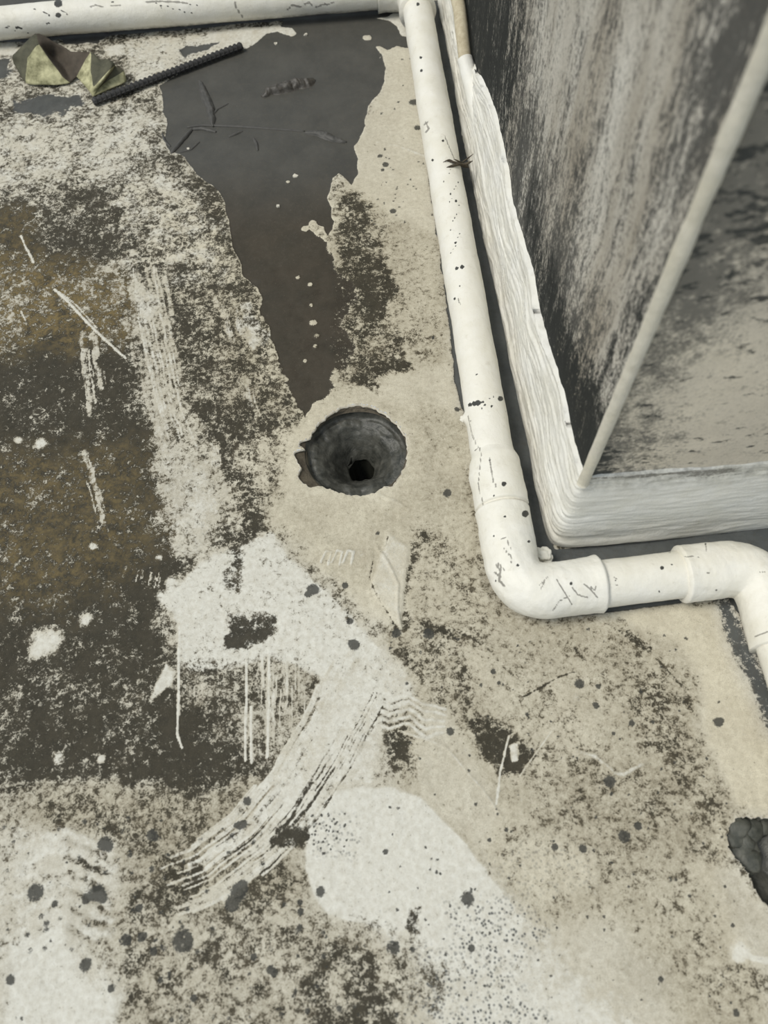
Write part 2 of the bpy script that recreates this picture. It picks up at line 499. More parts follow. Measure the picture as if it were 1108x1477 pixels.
# lower right tan ground
poly([(560,900),(760,895),(860,890),(980,900),(1010,960),(1015,1060),(1060,1160),(1040,1300),(1100,1420),(1160,1560),(900,1560),(760,1340),(700,1250),(640,1180),(580,1130),(545,1000)], 14, 16, D=.26, BR=.46, CR=.85)
poly([(870,880),(1060,860),(1200,1000),(1200,1180),(1065,1170),(1020,1070),(1010,980),(985,930)], 10, 8, D=.03, BR=.03, CR=1.0)
poly([(830,920),(905,915),(950,945),(1000,1010),(1015,1080),(990,1100),(930,1060),(900,1000)], 14, 20, D=.34, BR=.5)
poly([(920,980),(985,980),(1010,1060),(980,1110),(930,1090),(915,1030)], 12, 20, D=.42, BR=.5)
poly([(640,940),(780,920),(900,1010),(860,1080),(760,1060),(700,1030)], 20, 20, D=.22, BR=.36)
poly([(760,1100),(1000,1090),(1060,1170),(1000,1240),(840,1240),(760,1180)], 25, 25, D=.38, BR=.6)
poly([(860,1130),(960,1140),(960,1230),(880,1250),(850,1200)], 20, 25, D=.42, BR=.55)
poly([(850,1280),(1000,1260),(1050,1340),(1010,1420),(900,1400)], 25, 25, D=.34, BR=.42)
poly([(1000,1240),(1060,1260),(1108,1330),(1140,1420),(1060,1380)], 14, 10, D=.06, BR=.25)
poly([(560,900),(640,905),(700,1020),(690,1060),(640,1030),(560,990)], 16, 20, D=.36, BR=.5)
# centre-left lower tan and grime
poly([(-150,1140),(150,1125),(330,1150),(440,1090),(450,1160),(445,1300),(520,1340),(620,1400),(640,1560),(-150,1560)], 20, 20, D=.36, BR=.42, CR=.6)
poly([(60,1140),(300,1130),(430,1140),(430,1300),(250,1300),(200,1230),(60,1210)], 25, 25, D=.46, BR=.62, CR=.8)
poly([(180,1280),(460,1290),(560,1350),(620,1420),(620,1560),(150,1560)], 25, 25, D=.40, BR=.35)
poly([(440,1350),(560,1360),(600,1420),(590,1500),(440,1500)], 16, 25, D=.56, BR=.3)
poly([(540,1050),(600,1055),(600,1110),(545,1115)], 14, 20, D=.60, BR=.3)
poly([(480,930),(560,930),(600,1000),(560,1050),(540,1130),(450,1140),(440,1060)], 14, 12, D=.10, BR=.05, CR=.35, PW=.5)
poly([(600,1010),(650,1030),(690,1100),(720,1170),(700,1240),(640,1180),(600,1140)], 10, 8, D=.10, BR=.22, CR=.7)
# white painted patches
poly([(222,862),(240,850),(270,838),(286,812),(330,790),(372,775),(392,768),(415,800),(440,825),(458,842),(490,870),(520,895),(545,940),(520,985),(470,975),(430,960),(385,950),(340,965),(280,968),(262,950),(256,905),(246,880)], 7, 9, D=.17, PW=.82, CR=.3, BR=.05)
poly([(330,890),(388,885),(392,915),(360,935),(325,930)], 9, 14, D=.66)
poly([(322,915),(342,905),(345,930),(328,934)], 4, 6, D=.97)
poly([(330,780),(350,790),(345,860),(320,850)], 8, 10, D=.5)
poly([(262,955),(440,950),(470,1000),(440,1080),(400,1090),(300,1050),(265,1010)], 16, 18, D=.52, BR=.3)
poly([(215,1010),(240,955),(256,965),(250,990)], 5, 8, D=.1, PW=.8)
poly([(560,1200),(700,1260),(800,1370),(930,1480),(950,1600),(640,1600),(610,1400),(540,1340)], 34, 20, D=.10, PW=.62, CR=.35, BR=.08)
poly([(445,1165),(470,1145),(520,1133),(570,1136),(605,1150),(640,1182),(690,1240),(722,1288),(700,1330),(620,1345),(560,1340),(500,1325),(468,1312),(452,1290),(443,1250)], 4, 5, D=.05, PW=.90, CR=.2, BR=0)
poly([(600,1320),(720,1290),(760,1350),(700,1420),(620,1400)], 18, 14, D=.08, PW=.8, CR=.2)
poly([(640,1300),(760,1300),(800,1340),(760,1400),(660,1390)], 14, 14, PP=1.0)
poly([(610,1370),(720,1390),(800,1480),(780,1560),(600,1560),(590,1460)], 20, 20, PP=1.0, D=.14)
poly([(500,1320),(600,1340),(650,1400),(640,1500),(560,1420)], 14, 20, D=.34)
poly([(588,1310),(610,1305),(600,1350),(585,1345)], 4, 6, D=.62)
poly([(450,1175),(520,1170),(525,1240),(455,1235)], 6, 8, PP=.55)
poly([(700,1240),(790,1200),(860,1230),(850,1280),(760,1300)], 16, 14, D=.26, BR=.2, PP=.4)
poly([(765,1335),(900,1330),(960,1400),(980,1500),(900,1500)], 25, 16, D=.08, BR=.2, CR=.55)
# bottom left ground with tread prints, its wet glare painted as white
poly([(-100,1195),(60,1190),(165,1215),(172,1290),(120,1330),(170,1400),(160,1560),(-100,1560)], 14, 14, D=.24, BR=.12, CR=.35, PW=.3)
poly([(20,1370),(90,1330),(120,1400),(165,1430),(160,1560),(0,1560)], 18, 20, D=.08, PW=.8, CR=.1)  # pale glare of the wet ground, put into the colour
for k in range(6):
    y0 = 1205 + k * 24
    stroke([(30, y0 + 14), (70, y0), (110, y0 + 4), (160, y0 + 26)], 12, 12, 12, D=.12, PW=.5, CR=.35)
    stroke([(100, y0 + 12), (122, y0 + 17), (156, y0 + 34)], 7, 6, 12, D=.42, BR=.45)
for k in range(5):
    stroke([(535 + k * 4, 1005 + k * 11), (560, 1012 + k * 11), (590, 1002 + k * 11), (612, 1016 + k * 12), (640, 1022 + k * 9)], 5, 5, 7, D=.06, PW=.7, CR=.4)
    stroke([(540 + k * 4, 1010 + k * 11), (562, 1018 + k * 11), (590, 1008 + k * 11), (612, 1022 + k * 12)], 3, 3, 7, D=.42)
# drag marks and sweeps
streaks([(195,375),(208,430),(222,500),(240,580),(270,660),(310,760)], 74, 44, (2, 8), 1, (.12, .45), D=(.22,.5), PW=(.1,.4))
poly([(188,415),(215,420),(250,500),(290,600),(330,760),(270,780),(240,640),(212,540)], 10, 18, D=.42, PW=.15)
streaks([(210,385),(218,450),(232,520),(252,600),(290,690)], 40, 18, (1.2, 3), 2, (.2, .6), D=(.12,.3), PW=.5)
poly([(190,400),(232,425),(235,450),(212,460),(188,425)], 9, 12, D=.24, PW=.5)
poly([(225,620),(300,660),(330,760),(300,800),(250,790),(225,720)], 18, 25, D=.26, PW=.4)
for l in ([(308,418),(320,450),(333,497)], [(336,425),(350,470),(364,500)], [(345,540),(358,570),(368,605)], [(118,482),(122,540),(132,598)], [(133,485),(136,520),(146,560)], [(135,690),(140,720),(150,750)], [(122,650),(132,690),(150,752)], [(305,640),(312,665),(316,690)]):
    stroke(l, 5, 6, 8, D=.28, PW=.45)
    streaks(l, 18, 6, (1.2, 2.6), len(l) + int(l[0][0]), (.2, .5), D=(.2, .4), PW=.4)
poly([(350,440),(365,435),(378,470),(392,480),(385,498),(362,500)], 5, 8, D=.1, PW=.6, W=0)
stroke([(78,417),(100,437),(130,470),(160,498),(181,517)], 3.2, 1.5, 1, D=0, PW=1, Z=.0006)
stroke([(84,420),(110,440),(140,474)], 1.8, 1, 1, D=.05, PW=1)
stroke([(30,340),(36,355),(48,378)], 3, 2, 2, D=0, PW=.9)
stroke([(30,448),(36,462)], 2, 1, 1, D=.1, PW=.8)
streaks([(525,955),(500,1000),(470,1060),(425,1140),(370,1205),(300,1260),(225,1290)], 104, 90, (1.5, 5), 3, (.15, .5), D=(.06,.3), PW=(.3,.7), CR=.45, BR=.1)
poly([(500,960),(555,950),(560,1010),(520,1080),(470,1150),(430,1190),(380,1230),(345,1240),(400,1170),(440,1100),(470,1030)], 12, 14, D=.14, PW=.6, CR=.4, BR=.05)
streaks([(525,990),(480,1080),(430,1160),(370,1225),(320,1260)], 80, 34, (1, 2.4), 4, (.10, .35), D=(.35,.62), BR=.4)
stroke([(452,1130),(420,1180),(395,1205)], 4, 3, 5, D=.7)
stroke([(395,1210),(445,1207)], 12, 8, 8, D=.75)
# drips
for l in ([(259,905),(258,985),(256,1060),(263,1079)], [(355,940),(355,1020),(354,1096)], [(388,920),(388,1000),(386,1092)], [(378,930),(379,990)], [(362,1020),(363,1100)]):
    stroke(l, 3.6, 2, 1.5, D=.0, PW=1, BR=0)
streaks([(405,930),(405,1080)], 70, 22, (1, 2.4), 6, (.2, .5), D=(.1,.3), PW=.5)
streaks([(205,820),(200,845)], 60, 12, (1.2, 2.2), 9, (.3, .7), D=(.25,.45), PW=.4)
# white blobs in the algae
for x, y, r in ((65,927,20),(124,893,9),(52,940,10),(247,840,7),(135,788,6),(228,804,5),(147,1094,5),(82,1092,9),(28,634,5),(60,640,8),(532,1122,6),(748,1330,8),(1068,1368,13),(1065,1378,10),(370,408,7),(432,437,4),(418,412,3)):
    spot(x, y, r, .75, D=.10, PW=.8, BR=0, W=0, SP=0)
stroke([(1068,1372),(1085,1382),(1115,1388)], 9, 4, 2, D=0, PW=.9)
# dark strokes on the tan ground
stroke([(598,790),(588,830),(578,870),(580,900)], 18, 14, 12, D=.66)
poly([(605,765),(650,765),(658,790),(610,800)], 12, 16, D=.5)
stroke([(610,905),(650,915)], 14, 10, 10, D=.55)
poly([(670,1035),(705,1030),(740,1055),(768,1090),(755,1112),(720,1115),(700,1085)], 9, 12, D=.74)
poly([(735,1075),(748,1070),(748,1098),(738,1098)], 3, 3, D=.02, PW=.8)
stroke([(735,1062),(722,1110),(716,1160)], 3, 2, 2, D=.05, PW=.8)
stroke([(800,1050),(770,1090),(750,1120)], 2, 1.5, 1, D=.05, PW=.6)
stroke([(905,912),(935,932)], 12, 8, 6, D=.66)
stroke([(830,935),(850,958)], 6, 5, 4, D=.6)
poly([(395,1188),(445,1195),(445,1220),(405,1220)], 6, 8, D=.7)
# trowelled relief
stroke([(545,790),(560,812),(575,845),(572,880),(578,905)], 4, 3, 2, Z=.0018, D=.12)
poly([(560,770),(590,790),(585,850),(575,905),(560,880),(535,850),(545,815)], 4, 3, Z=.0016, D=.03, CR=.7, BR=.02, PW=.3)
stroke([(545,790),(552,800),(560,775)], 3, 2, 1, D=.5)
stroke([(540,800),(533,835),(545,862),(560,885),(572,908)], 2.6, 1.5, 1.5, D=.6)
for k in range(3):
    stroke([(463 + k * 16, 812), (470 + k * 16, 795), (478 + k * 16, 797), (474 + k * 16, 815)], 3.5, 2.5, 2, Z=.0012, D=0, PW=.8)
stroke([(450,835),(480,860),(500,880),(505,905)], 3, 2, 2, D=.4)
for a, b in (((870,898),(985,992)), ((755,1005),(830,968))):
    q = [a, ((a[0] + b[0]) / 2 + 10, (a[1] + b[1]) / 2 - 8), b]
    stroke(q, 2.4, 2, 3, D=.62, Z=.0008)
stroke([(640,900),(700,930),(740,975)], 3, 3, 3, D=.4)
stroke([(830,1085),(860,1090),(885,1115),(900,1118),(930,1100)], 5, 4, 4, Z=.001, D=.05, PW=.5)
stroke([(575,1055),(640,1075),(690,1130),(725,1180)], 3, 2, 2, Z=.0008, D=.05, PW=.5)
stroke([(545,205),(580,213),(612,225)], 3.5, 2, 1, Z=.0010, PW=.5)
stroke([(500,760),(540,768),(580,760)], 22, 18, 6, Z=.0014)
stroke([(450,770),(500,800),(530,800)], 16, 14, 6, Z=.0012)
stroke([(590,610),(620,640),(600,700),(560,725)], 18, 14, 4, Z=.0012)
stroke([(545,712),(575,725),(590,735)], 4, 3, 2, Z=.0014, PW=.3)
# ---- damp film
stroke([(235,190),(262,232),(305,272),(326,300),(336,350),(375,420),(395,490),(425,570)], 46, 40, 14, D=.55, BR=.3)
WETP = [(412,24),(575,10),(600,12),(600,68),(584,69),(572,66),(560,72),(548,66),(541,66),(551,80),(556,98),(554,118),(545,135),(531,152),(527,172),(524,188),(518,203),(512,212),(515,230),(513,252),(506,266),(497,258),(489,250),(481,256),(477,270),(472,286),(478,300),(479,330),(470,340),(466,326),(452,322),(443,327),(455,340),(470,350),(471,372),(468,392),(480,400),(487,430),(478,455),(486,490),(484,515),(474,545),(462,565),(450,575),(446,592),(440,602),(437,590),(428,585),(424,570),(416,548),(406,520),(396,505),(392,488),(390,470),(380,450),(378,430),(372,415),(352,398),(342,370),(334,345),(330,315),(322,288),(305,265),(285,250),(266,226),(246,218),(238,200),(240,175),(233,160),(237,140),(229,122),(250,108),(290,92),(352,70),(372,60),(384,48),(400,45),(422,52),(428,48),(422,41),(405,38)]
poly(WETP, 3, 5, W=1.0, D=.1, CR=.55)
poly([(385,395),(470,350),(490,400),(495,500),(470,560),(440,605),(415,560),(385,480)], 9, 22, W=.75, D=.35)
poly([(200,280),(560,280),(560,330),(520,720),(380,720),(250,430)], 95, 10, CR=1.0)  # brown lower film; above it the painted sheen grey remains
poly([(252,72),(315,60),(305,74),(270,84)], 8, 14, W=.8, CR=.3)
poly([(542,26),(560,24),(578,8),(590,20),(596,40),(586,52),(578,50),(572,38),(560,30)], 2, 3, W=0, D=.02, PW=.8)
for x, y, r in ((529,54,6),(452,322,6)): spot(x, y, r, .7, W=0, D=.1)
spot(440,330,5,.4,W=0,D=.1)
for x, y, r in ((430,400,3),(447,410,4),(452,465,6),(457,484,4),(449,440,3),(415,262,4),(455,500,4),(440,520,3)): spot(x, y, r * .8, .9, W=.15, D=.2)
poly([(480,400),(500,395),(520,430),(500,460),(520,500),(490,540),(478,500)], 10, 14, W=.62, D=.5)
poly([(20,138),(110,136),(120,150),(90,168),(30,168)], 16, 26, W=.78, CR=.3)
poly([(-30,80),(16,84),(18,100),(12,112),(-30,118)], 9, 14, W=.8, CR=.3)
poly([(85,50),(165,46),(140,62),(95,64)], 4, 5, W=.8)
# channels along pipes and skirting: wet silt, with the pipes' shade painted in
poly([(624,0),(640,0),(668,190),(692,306),(730,473),(760,603),(776,707),(800,792),(930,781),(1050,766),(1200,752),(1200,800),(1060,800),(900,815),(790,830),(720,740),(680,527),(640,300),(620,120)], 3, 2, W=1, SP=0, CR=0)
poly([(618,240),(640,240),(660,400),(680,560),(676,600),(664,575),(655,545),(650,480),(640,400),(628,310)], 3.5, 6, W=1, CR=.1)
poly([(680,700),(700,700),(705,780),(720,850),(770,890),(860,885),(1000,868),(1052,862),(1070,890),(1090,940),(1118,1000),(1150,1060),(1190,1060),(1100,800),(800,820)], 3, 3, W=.9, CR=0)
stroke([(680,690),(686,750),(694,800),(704,846),(730,880),(780,897),(850,890)], 16, 10, 5, D=.36, BR=.6)
stroke([(1046,875),(1064,925),(1090,975),(1118,1045)], 40, 44, 10, W=.64, CR=0, D=.12)  # dirt and soft pipe shadow painted as one band
stroke([(930,870),(1000,872),(1048,866)], 14, 10, 6, D=.35, BR=.2)  # soft shadow below the short pipe, painted as stain tone
stroke([(-60,60),(60,56),(215,44),(300,36),(415,27),(580,14)], 8, 3, 3, W=1, CR=0)
poly([(-60,-30),(120,-40),(120,2),(-60,14)], 3, 4, W=1)
# ---- black spots
for x, y, r in ((712,968,4),(720,985,3),(836,985,7),(863,990,4),(860,1017,5),(880,1128,9),(911,1044,5),(942,1041,3),(1035,1040,7),(1040,1037,4),(900,1208,9),(920,1192,6),(675,1296,10),(568,1367,9),(595,1370,4),(680,1367,5),(730,1197,3),(802,1222,5),(840,1224,6),(706,1212,3),(452,850,8),(445,857,5),(463,1286,7),(572,913,7),(617,915,8),(650,1055,6),(645,711,6),(596,147,7),(602,184,5),(548,225,4),(556,238,5),(552,245,3),(566,304,5),(575,148,2),(555,215,2),(625,487,3),(660,590,4),(557,1229,4),(563,1164,2),(954,1412,4),(1057,1335,3),(1062,1461,5),(1030,1490,8),(150,1218,10),(157,1222,7),(50,1287,11),(140,1288,12),(148,1294,8),(125,1296,7),(265,1357,14),(272,1362,9),(335,1302,11),(345,1285,12),(350,1278,8),(222,1372,6),(182,1358,9),(205,1352,7),(125,1390,9),(356,1156,6),(350,1188,6),(434,1315,5),(432,1339,5),(433,1302,4),(490,1455,4),(395,1404,6),(232,1415,4),(160,1425,5),(220,1205,8),(225,1208,5),(340,1190,4),(280,1440,5),(390,1400,6),(366,1380,5),(200,1310,6),(15,1415,7),(245,1405,3),(78,1305,5),(345,1190,6),(545,770,3),(505,895,5),(510,930,8),(498,845,5),(885,1058,3),(760,1030,3)):
    spot(x, y, r)
r_ = random.Random(5)
for _ in range(170):                      # fine scatter of specks over the open ground
    x = r_.uniform(560, 1060); y = r_.uniform(900, 1470)
    spot(x, y, r_.uniform(1.2, 2.6), .4, SP=.9)
for _ in range(170):
    x = r_.uniform(0, 620); y = r_.uniform(1180, 1477)
    if x < 440 or y > 1330: spot(x, y, r_.uniform(1.2, 4.2), .6, SP=r_.uniform(.5, .9))
for _ in range(70):
    x = r_.uniform(515, 640); y = r_.uniform(80, 330)
    if x > 535 + (y - 80) * .0: spot(x, y, r_.uniform(.8, 2.2), .4, SP=.9, W=0)
for _ in range(40):
    spot(r_.uniform(448, 505), r_.uniform(1170, 1235), 1.7, .4, SP=1.0)
spot(600, 1193, 3.2, .3, OC=0, BR=.5)

# ---- colour modulation and relief shared by all
D += (fbm2(X * 70, Y * 70, 4, 3, .6) - .5) * .55 * np.clip(D * (1.25 - D) * 3, 0, 1)
BR[:] = np.clip(BR + (fbm2(X * 24, Y * 24, 7, 4, .6) - .5) * .55 * np.clip(BR * 3, 0, 1), 0, .85)
D += (fbm2(X * 14, Y * 14, 5, 3, .6) - .5) * .35 * np.clip(D * (1.2 - D) * 3, 0, 1)
D[:] = np.clip(D, 0, .86)
PW += (fbm2(X * 50, Y * 50, 6, 3, .6) - .5) * .6 * np.clip(PW * (1.2 - PW) * 3, 0, 1)
Z += (fbm2(X * 12, Y * 12, 3, 4, .5) - .5) * .0035 * (1 - .6 * np.clip(W, 0, 1))
Z += (fbm2(X * 90, Y * 90, 2, 3, .55) - .5) * .0012 * (1 - .55 * np.clip(W, 0, 1))
Z -= .0010 * sstep(.3, .7, W)
Z -= .0006 * np.clip(D, 0, 1) * (1 - np.clip(W, 0, 1))

# ---- the marks fade into plain ground towards the rim of the detailed area (out of the picture)
UU = np.tile(U, NV); VV = np.repeat(np.linspace(0, 1, NV), NU)
edge = 1 - sstep(0, .05, UU) * sstep(0, .05, VV)
lf_ = sstep(-.25, -.45, X) * sstep(.0, .22, Y); f1_ = fbm2(X * 5, Y * 5, 4, 4, .6) - .5; f2_ = fbm2(X * 30, Y * 30, 6, 4, .6) - .5
for A_, o_ in ((D, np.clip(.34 + .36 * lf_ * sstep(1.0, .75, Y) + .14 * lf_ + f1_ * .7 + f2_ * .35, 0, .85)), (BR, np.clip(.36 + f1_ * .5, 0, .8)), (PW, np.clip(.22 + f2_ * 1.2, 0, .8)), (CR, .6), (OC, .35 * lf_), (SP, 0), (PP, 0)):
    A_[:] = A_ * (1 - edge) + o_ * edge

# ---- cut the two holes: delete inner cells, pull the rim cells on to the broken outline
DEAD = np.zeros(X.shape, bool)
cell = .0016
for H in (H1, H2):
    dx = X - H.c[0]; dy = Y - H.c[1]; rr = np.hypot(dx, dy); th = np.arctan2(dy, dx); rc = H.r(th)
    DEAD |= rr < rc - cell * .5
    k = (rr >= rc - cell * .5) & (rr < rc + cell * .6)
    f = rc[k] / rr[k]; X[k] = H.c[0] + dx[k] * f; Y[k] = H.c[1] + dy[k] * f
    lip = (1 - sstep(0, .010, np.abs(rr - rc - .004)))
    Z += lip * .0007
# nothing is laid beneath the house wall
WC = np.array([.196, .344])
DEAD |= (X > WC[0] + .06) & (Y > WC[1] + .06)

idx = np.arange(NU * NV).reshape(NV, NU)
q = np.stack([idx[:-1, :-1], idx[:-1, 1:], idx[1:, 1:], idx[1:, :-1]], -1).reshape(-1, 4)
q = q[~DEAD[q].any(1)]
used = np.zeros(NU * NV, bool); used[q.ravel()] = True
remap = np.cumsum(used) - 1
q = remap[q]
V = np.stack([X, Y, Z], 1)[used]
att = [a[used] for a in (D, BR, W, PW, CR, OC, SP, PP)]
# coarser ground that carries on beyond the picture
nv = len(V)
gx = np.linspace(-2.6, 2.6, 261); gy = np.linspace(-2.2, 3.2, 271)
GX, GY = np.meshgrid(gx, gy); sh = GX.shape; GX = GX.ravel(); GY = GY.ravel()
il = np.interp(GY, vy, xl) + .012; ir = np.interp(GY, vy, xr) - .012
inn = (GX > il) & (GX < ir) & (GY > vy[0] + .012) & (GY < vy[-1] - .012)
inn |= (GX > WC[0] + .06) & (GY > WC[1] + .06)
gi = np.arange(GX.size).reshape(sh)
gq = np.stack([gi[:-1, :-1], gi[:-1, 1:], gi[1:, 1:], gi[1:, :-1]], -1).reshape(-1, 4)
gq = gq[~inn[gq].all(1)] + nv
V = np.vstack([V, np.stack([GX, GY, np.full_like(GX, -.0035)], 1)])
q = np.vstack([q, gq])
f1 = fbm2(GX * 5, GY * 5, 4, 4, .6) - .5; f2 = fbm2(GX * 30, GY * 30, 6, 4, .6) - .5
lf = sstep(-.25, -.45, GX) * sstep(.0, .22, GY)
oD = np.clip(.34 + .36 * lf * sstep(1.0, .75, GY) + .14 * lf + f1 * .7 + f2 * .35, 0, .85)
oB = np.clip(.36 + f1 * .5, 0, .8); oP = np.clip(.22 + f2 * 1.2, 0, .8)
z0 = np.zeros_like(oD)
att = [np.r_[a_, b_] for a_, b_ in zip(att, (oD, oB, z0, oP, z0 + .6, .35 * lf, z0, z0))]

me = bpy.data.meshes.new('floor')
me.vertices.add(len(V)); me.vertices.foreach_set('co', V.astype(np.float32).ravel())
me.loops.add(q.size); me.loops.foreach_set('vertex_index', q.ravel().astype(np.int32))
me.polygons.add(len(q)); me.polygons.foreach_set('loop_start', np.arange(0, q.size, 4, dtype=np.int32))
me.polygons.foreach_set('use_smooth', np.ones(len(q), bool))
me.update(calc_edges=True)
me.materials.append(M_FLOOR)
set_col(me, 'stain_a', att[0], att[1], att[2], att[3])
set_col(me, 'stain_b', att[4], att[5], att[6], att[7])
floor = bpy.data.objects.new('floor', me); COL.objects.link(floor)
structure(floor, 'mouldy stained pale concrete floor with two broken-out holes', 'floor')

# ---- what is inside the holes
def lathe_irregular(name, rings, mats, parent, nth=160, fn=None):
    """rings: list of callables th -> (x, y, z)"""
    th = np.linspace(-np.pi, np.pi, nth, endpoint=False)
    V_, F_ = [], []
    for r in rings: V_.append(np.array([r(t) for t in th]))
    V_ = np.vstack(V_)
    for k in range(len(rings) - 1):
        for i in range(nth):
            j = (i + 1) % nth
            F_.append((k * nth + i, k * nth + j, (k + 1) * nth + j, (k + 1) * nth + i))
    return mesh_obj(name, V_, F_, mats, parent)

def rim(H, k, z):
    return lambda t: (H.c[0] + math.cos(t) * float(H.r(np.array([t]))[0]) * k, H.c[1] + math.sin(t) * float(H.r(np.array([t]))[0]) * k, z)
def circ(c, r, z, wob=.0, ph=0):
    return lambda t: (c[0] + math.cos(t) * r * (1 + wob * math.sin(3 * t + ph) + .5 * wob * math.sin(7 * t)), c[1] + math.sin(t) * r * (1 + wob * math.sin(3 * t + ph) + .5 * wob * math.sin(7 * t)), z + wob * .02 * math.sin(5 * t + ph))

cc = G(514, 648)[:2]; rc0 = float(np.linalg.norm(G(588, 648)[:2] - G(440, 648)[:2])) / 2 * .985
lip1 = lathe_irregular('hole_lip', [rim(H1, 1.012, -.0006), rim(H1, 1.0, .0004), rim(H1, .985, -.003)], M_LIP, floor)
ledge = lathe_irregular('broken_ledge', [rim(H1, 1.0, -.0015), rim(H1, .98, -.0045), circ(cc, rc0 * 1.03, -.0060, .01), circ(cc, rc0 * .99, -.0095, .01)], M_CHIPPED, floor)
# the bored cup: round wall, sloping mortar, deep pit off centre
pc = G(521, 672, -.050)[:2]
rings = [circ(cc, rc0 * 1.03, -.0050, .006), circ(cc, rc0 * .985, -.014, .006), circ(cc, rc0 * .965, -.019, .010, 1)]
for a in np.linspace(.08, 1, 16):
    c_ = cc * (1 - a) + pc * a; z_ = -.017 - .046 * a ** 1.7
    r0 = rc0 * .95 * (1 - a) + .0165 * a
    rings.append(circ(c_, r0, z_, .05 * min(1, a * 1.5), 1 + a * 2))
cup = lathe_irregular('bored_cup', rings, M_HOLE, floor)
vv = np.array([v.co for v in cup.data.vertices])
tc_ = np.arctan2(vv[:, 1] - cc[1], vv[:, 0] - cc[0]); rcu = np.hypot(vv[:, 0] - cc[0], vv[:, 1] - cc[1])
dn = (fbm3(vv, 38, 2, 3) - .5) * .026 + (fbm3(vv, 200, 4, 3) - .5) * .006 + (fbm2(tc_ * 1.5 + rcu * 30, rcu * 320, 5, 2) - .5) * .005
for v, d in zip(cup.data.vertices, dn):
    if v.co.z < -.013: v.co.z += float(d)
pit = lathe_irregular('pit', [circ(pc, .0205, -.058, .10, 3), circ(pc, .0175, -.066, .10, 3), circ(pc, .014, -.11, .08, 3), circ(pc, .001, -.112)], M_PIT, floor, 64)

lip2 = lathe_irregular('hole_lip', [rim(H2, 1.012, -.0006), rim(H2, 1.0, .0004), rim(H2, .98, -.004)], M_LIP, floor)
c2 = H2.c
r2 = [rim(H2, .99, -.003), rim(H2, .95, -.012), rim(H2, .86, -.017), rim(H2, .7, -.022), rim(H2, .45, -.027), circ(c2, .012, -.03), circ(c2, .001, -.03)]
cup2 = lathe_irregular('bored_cup', r2, M_HOLE, floor)
vv = np.array([v.co for v in cup2.data.vertices])
dn = (fbm3(vv, 70, 3, 3) - .5) * .010
for v, d in zip(cup2.data.vertices, dn):
    if v.co.z < -.011: v.co.z += float(d)
def lump(name, c, r, mat, parent, seed, flat=.6, sub_=3, amp=.35):
    bm = bmesh.new(); bmesh.ops.create_icosphere(bm, subdivisions=sub_, radius=1)
    P = np.array([v.co for v in bm.verts]); n = fbm3(P + seed * 3.1, 1.6, seed, 3) - .5
    for v, k in zip(bm.verts, n):
        v.co = Vector((v.co.x * r, v.co.y * r, v.co.z * r * flat)) * (1 + amp * 2 * float(k)) + Vector(c)
    me_ = bpy.data.meshes.new(name); bm.to_mesh(me_); bm.free()
    me_.polygons.foreach_set('use_smooth', [True] * len(me_.polygons)); me_.materials.append(mat)
    o = bpy.data.objects.new(name, me_); COL.objects.link(o); o.parent = parent
    return o
for k, (x, y, r, z) in enumerate(((1064,1192,.010,-.008),(1058,1209,.009,-.010),(1072,1212,.010,-.012),(1070,1230,.009,-.012),(1080,1243,.010,-.013),(1083,1224,.008,-.016),(1078,1196,.011,-.014),(1094,1192,.010,-.018))):
    lump('rubble', G(x, y, z), r * 1.15, M_RUB, floor, k + 2, .45, 3, .75)

# ================================================================== WALLS
p_ar = np.array([.1965, .3465])                      # plan position of the outer corner
aL = math.radians(91.75); aF = math.radians(.9)
uL = np.array([math.cos(aL), math.sin(aL)]); uF = np.array([math.cos(aF), math.sin(aF)])
nL = np.array([-uL[1], uL[0], 0]); nL = nL if nL[0] < 0 else -nL
nF = np.array([uF[1], -uF[0], 0]); nF = nF if nF[1] < 0 else -nF
P0 = np.array([p_ar[0], p_ar[1], 0.0])
WALL_H = 1.45

def wall_panel(name, u, n, L, nx, nz, thick, mat):
    """front face gridded, with real thickness behind it"""
    s = np.linspace(0, 1, nx) ** 1.5 * L; z = np.linspace(0, 1, nz) ** 1.3 * WALL_H
    Sg, Zg = np.meshgrid(s, z); Sg = Sg.ravel(); Zg = Zg.ravel()
    relief = (fbm2(Sg * 9, Zg * 9, 2, 4) - .5) * .006 + (fbm2(Sg * 45, Zg * 30, 4, 3) - .5) * .0028
    V_ = P0[None] + np.stack([Sg * u[0], Sg * u[1], Zg], 1) + n[None] * (relief - .001)[:, None]
    F_ = [(j * nx + i, j * nx + i + 1, (j + 1) * nx + i + 1, (j + 1) * nx + i) for j in range(nz - 1) for i in range(nx - 1)]
    b = len(V_)
    o4 = [P0 + np.r_[u * a, 0] + np.r_[0, 0, c] - n * thick for a, c in ((.06, 0), (L, 0), (L, WALL_H), (.06, WALL_H))]
    V_ = np.vstack([V_, o4])
    top = [(nz - 1) * nx + i for i in range(nx)]; bot = list(range(nx))
    F_ += [(b + 3, b + 2, b + 1, b), tuple(top + [b + 2, b + 3]), tuple(bot[::-1] + [b, b + 1]), tuple([j * nx for j in range(nz)][::1] + [b + 3, b]), tuple([j * nx + nx - 1 for j in range(nz)][::-1] + [b + 1, b + 2])]
    o = mesh_obj(name, V_, F_, mat)
    bm = bmesh.new(); bm.from_mesh(o.data); bmesh.ops.recalc_face_normals(bm, faces=bm.faces[:]); bm.to_mesh(o.data); bm.free()
    return o, np.r_[Sg, [0, L, L, 0]], np.r_[Zg, [0, 0, WALL_H, WALL_H]]

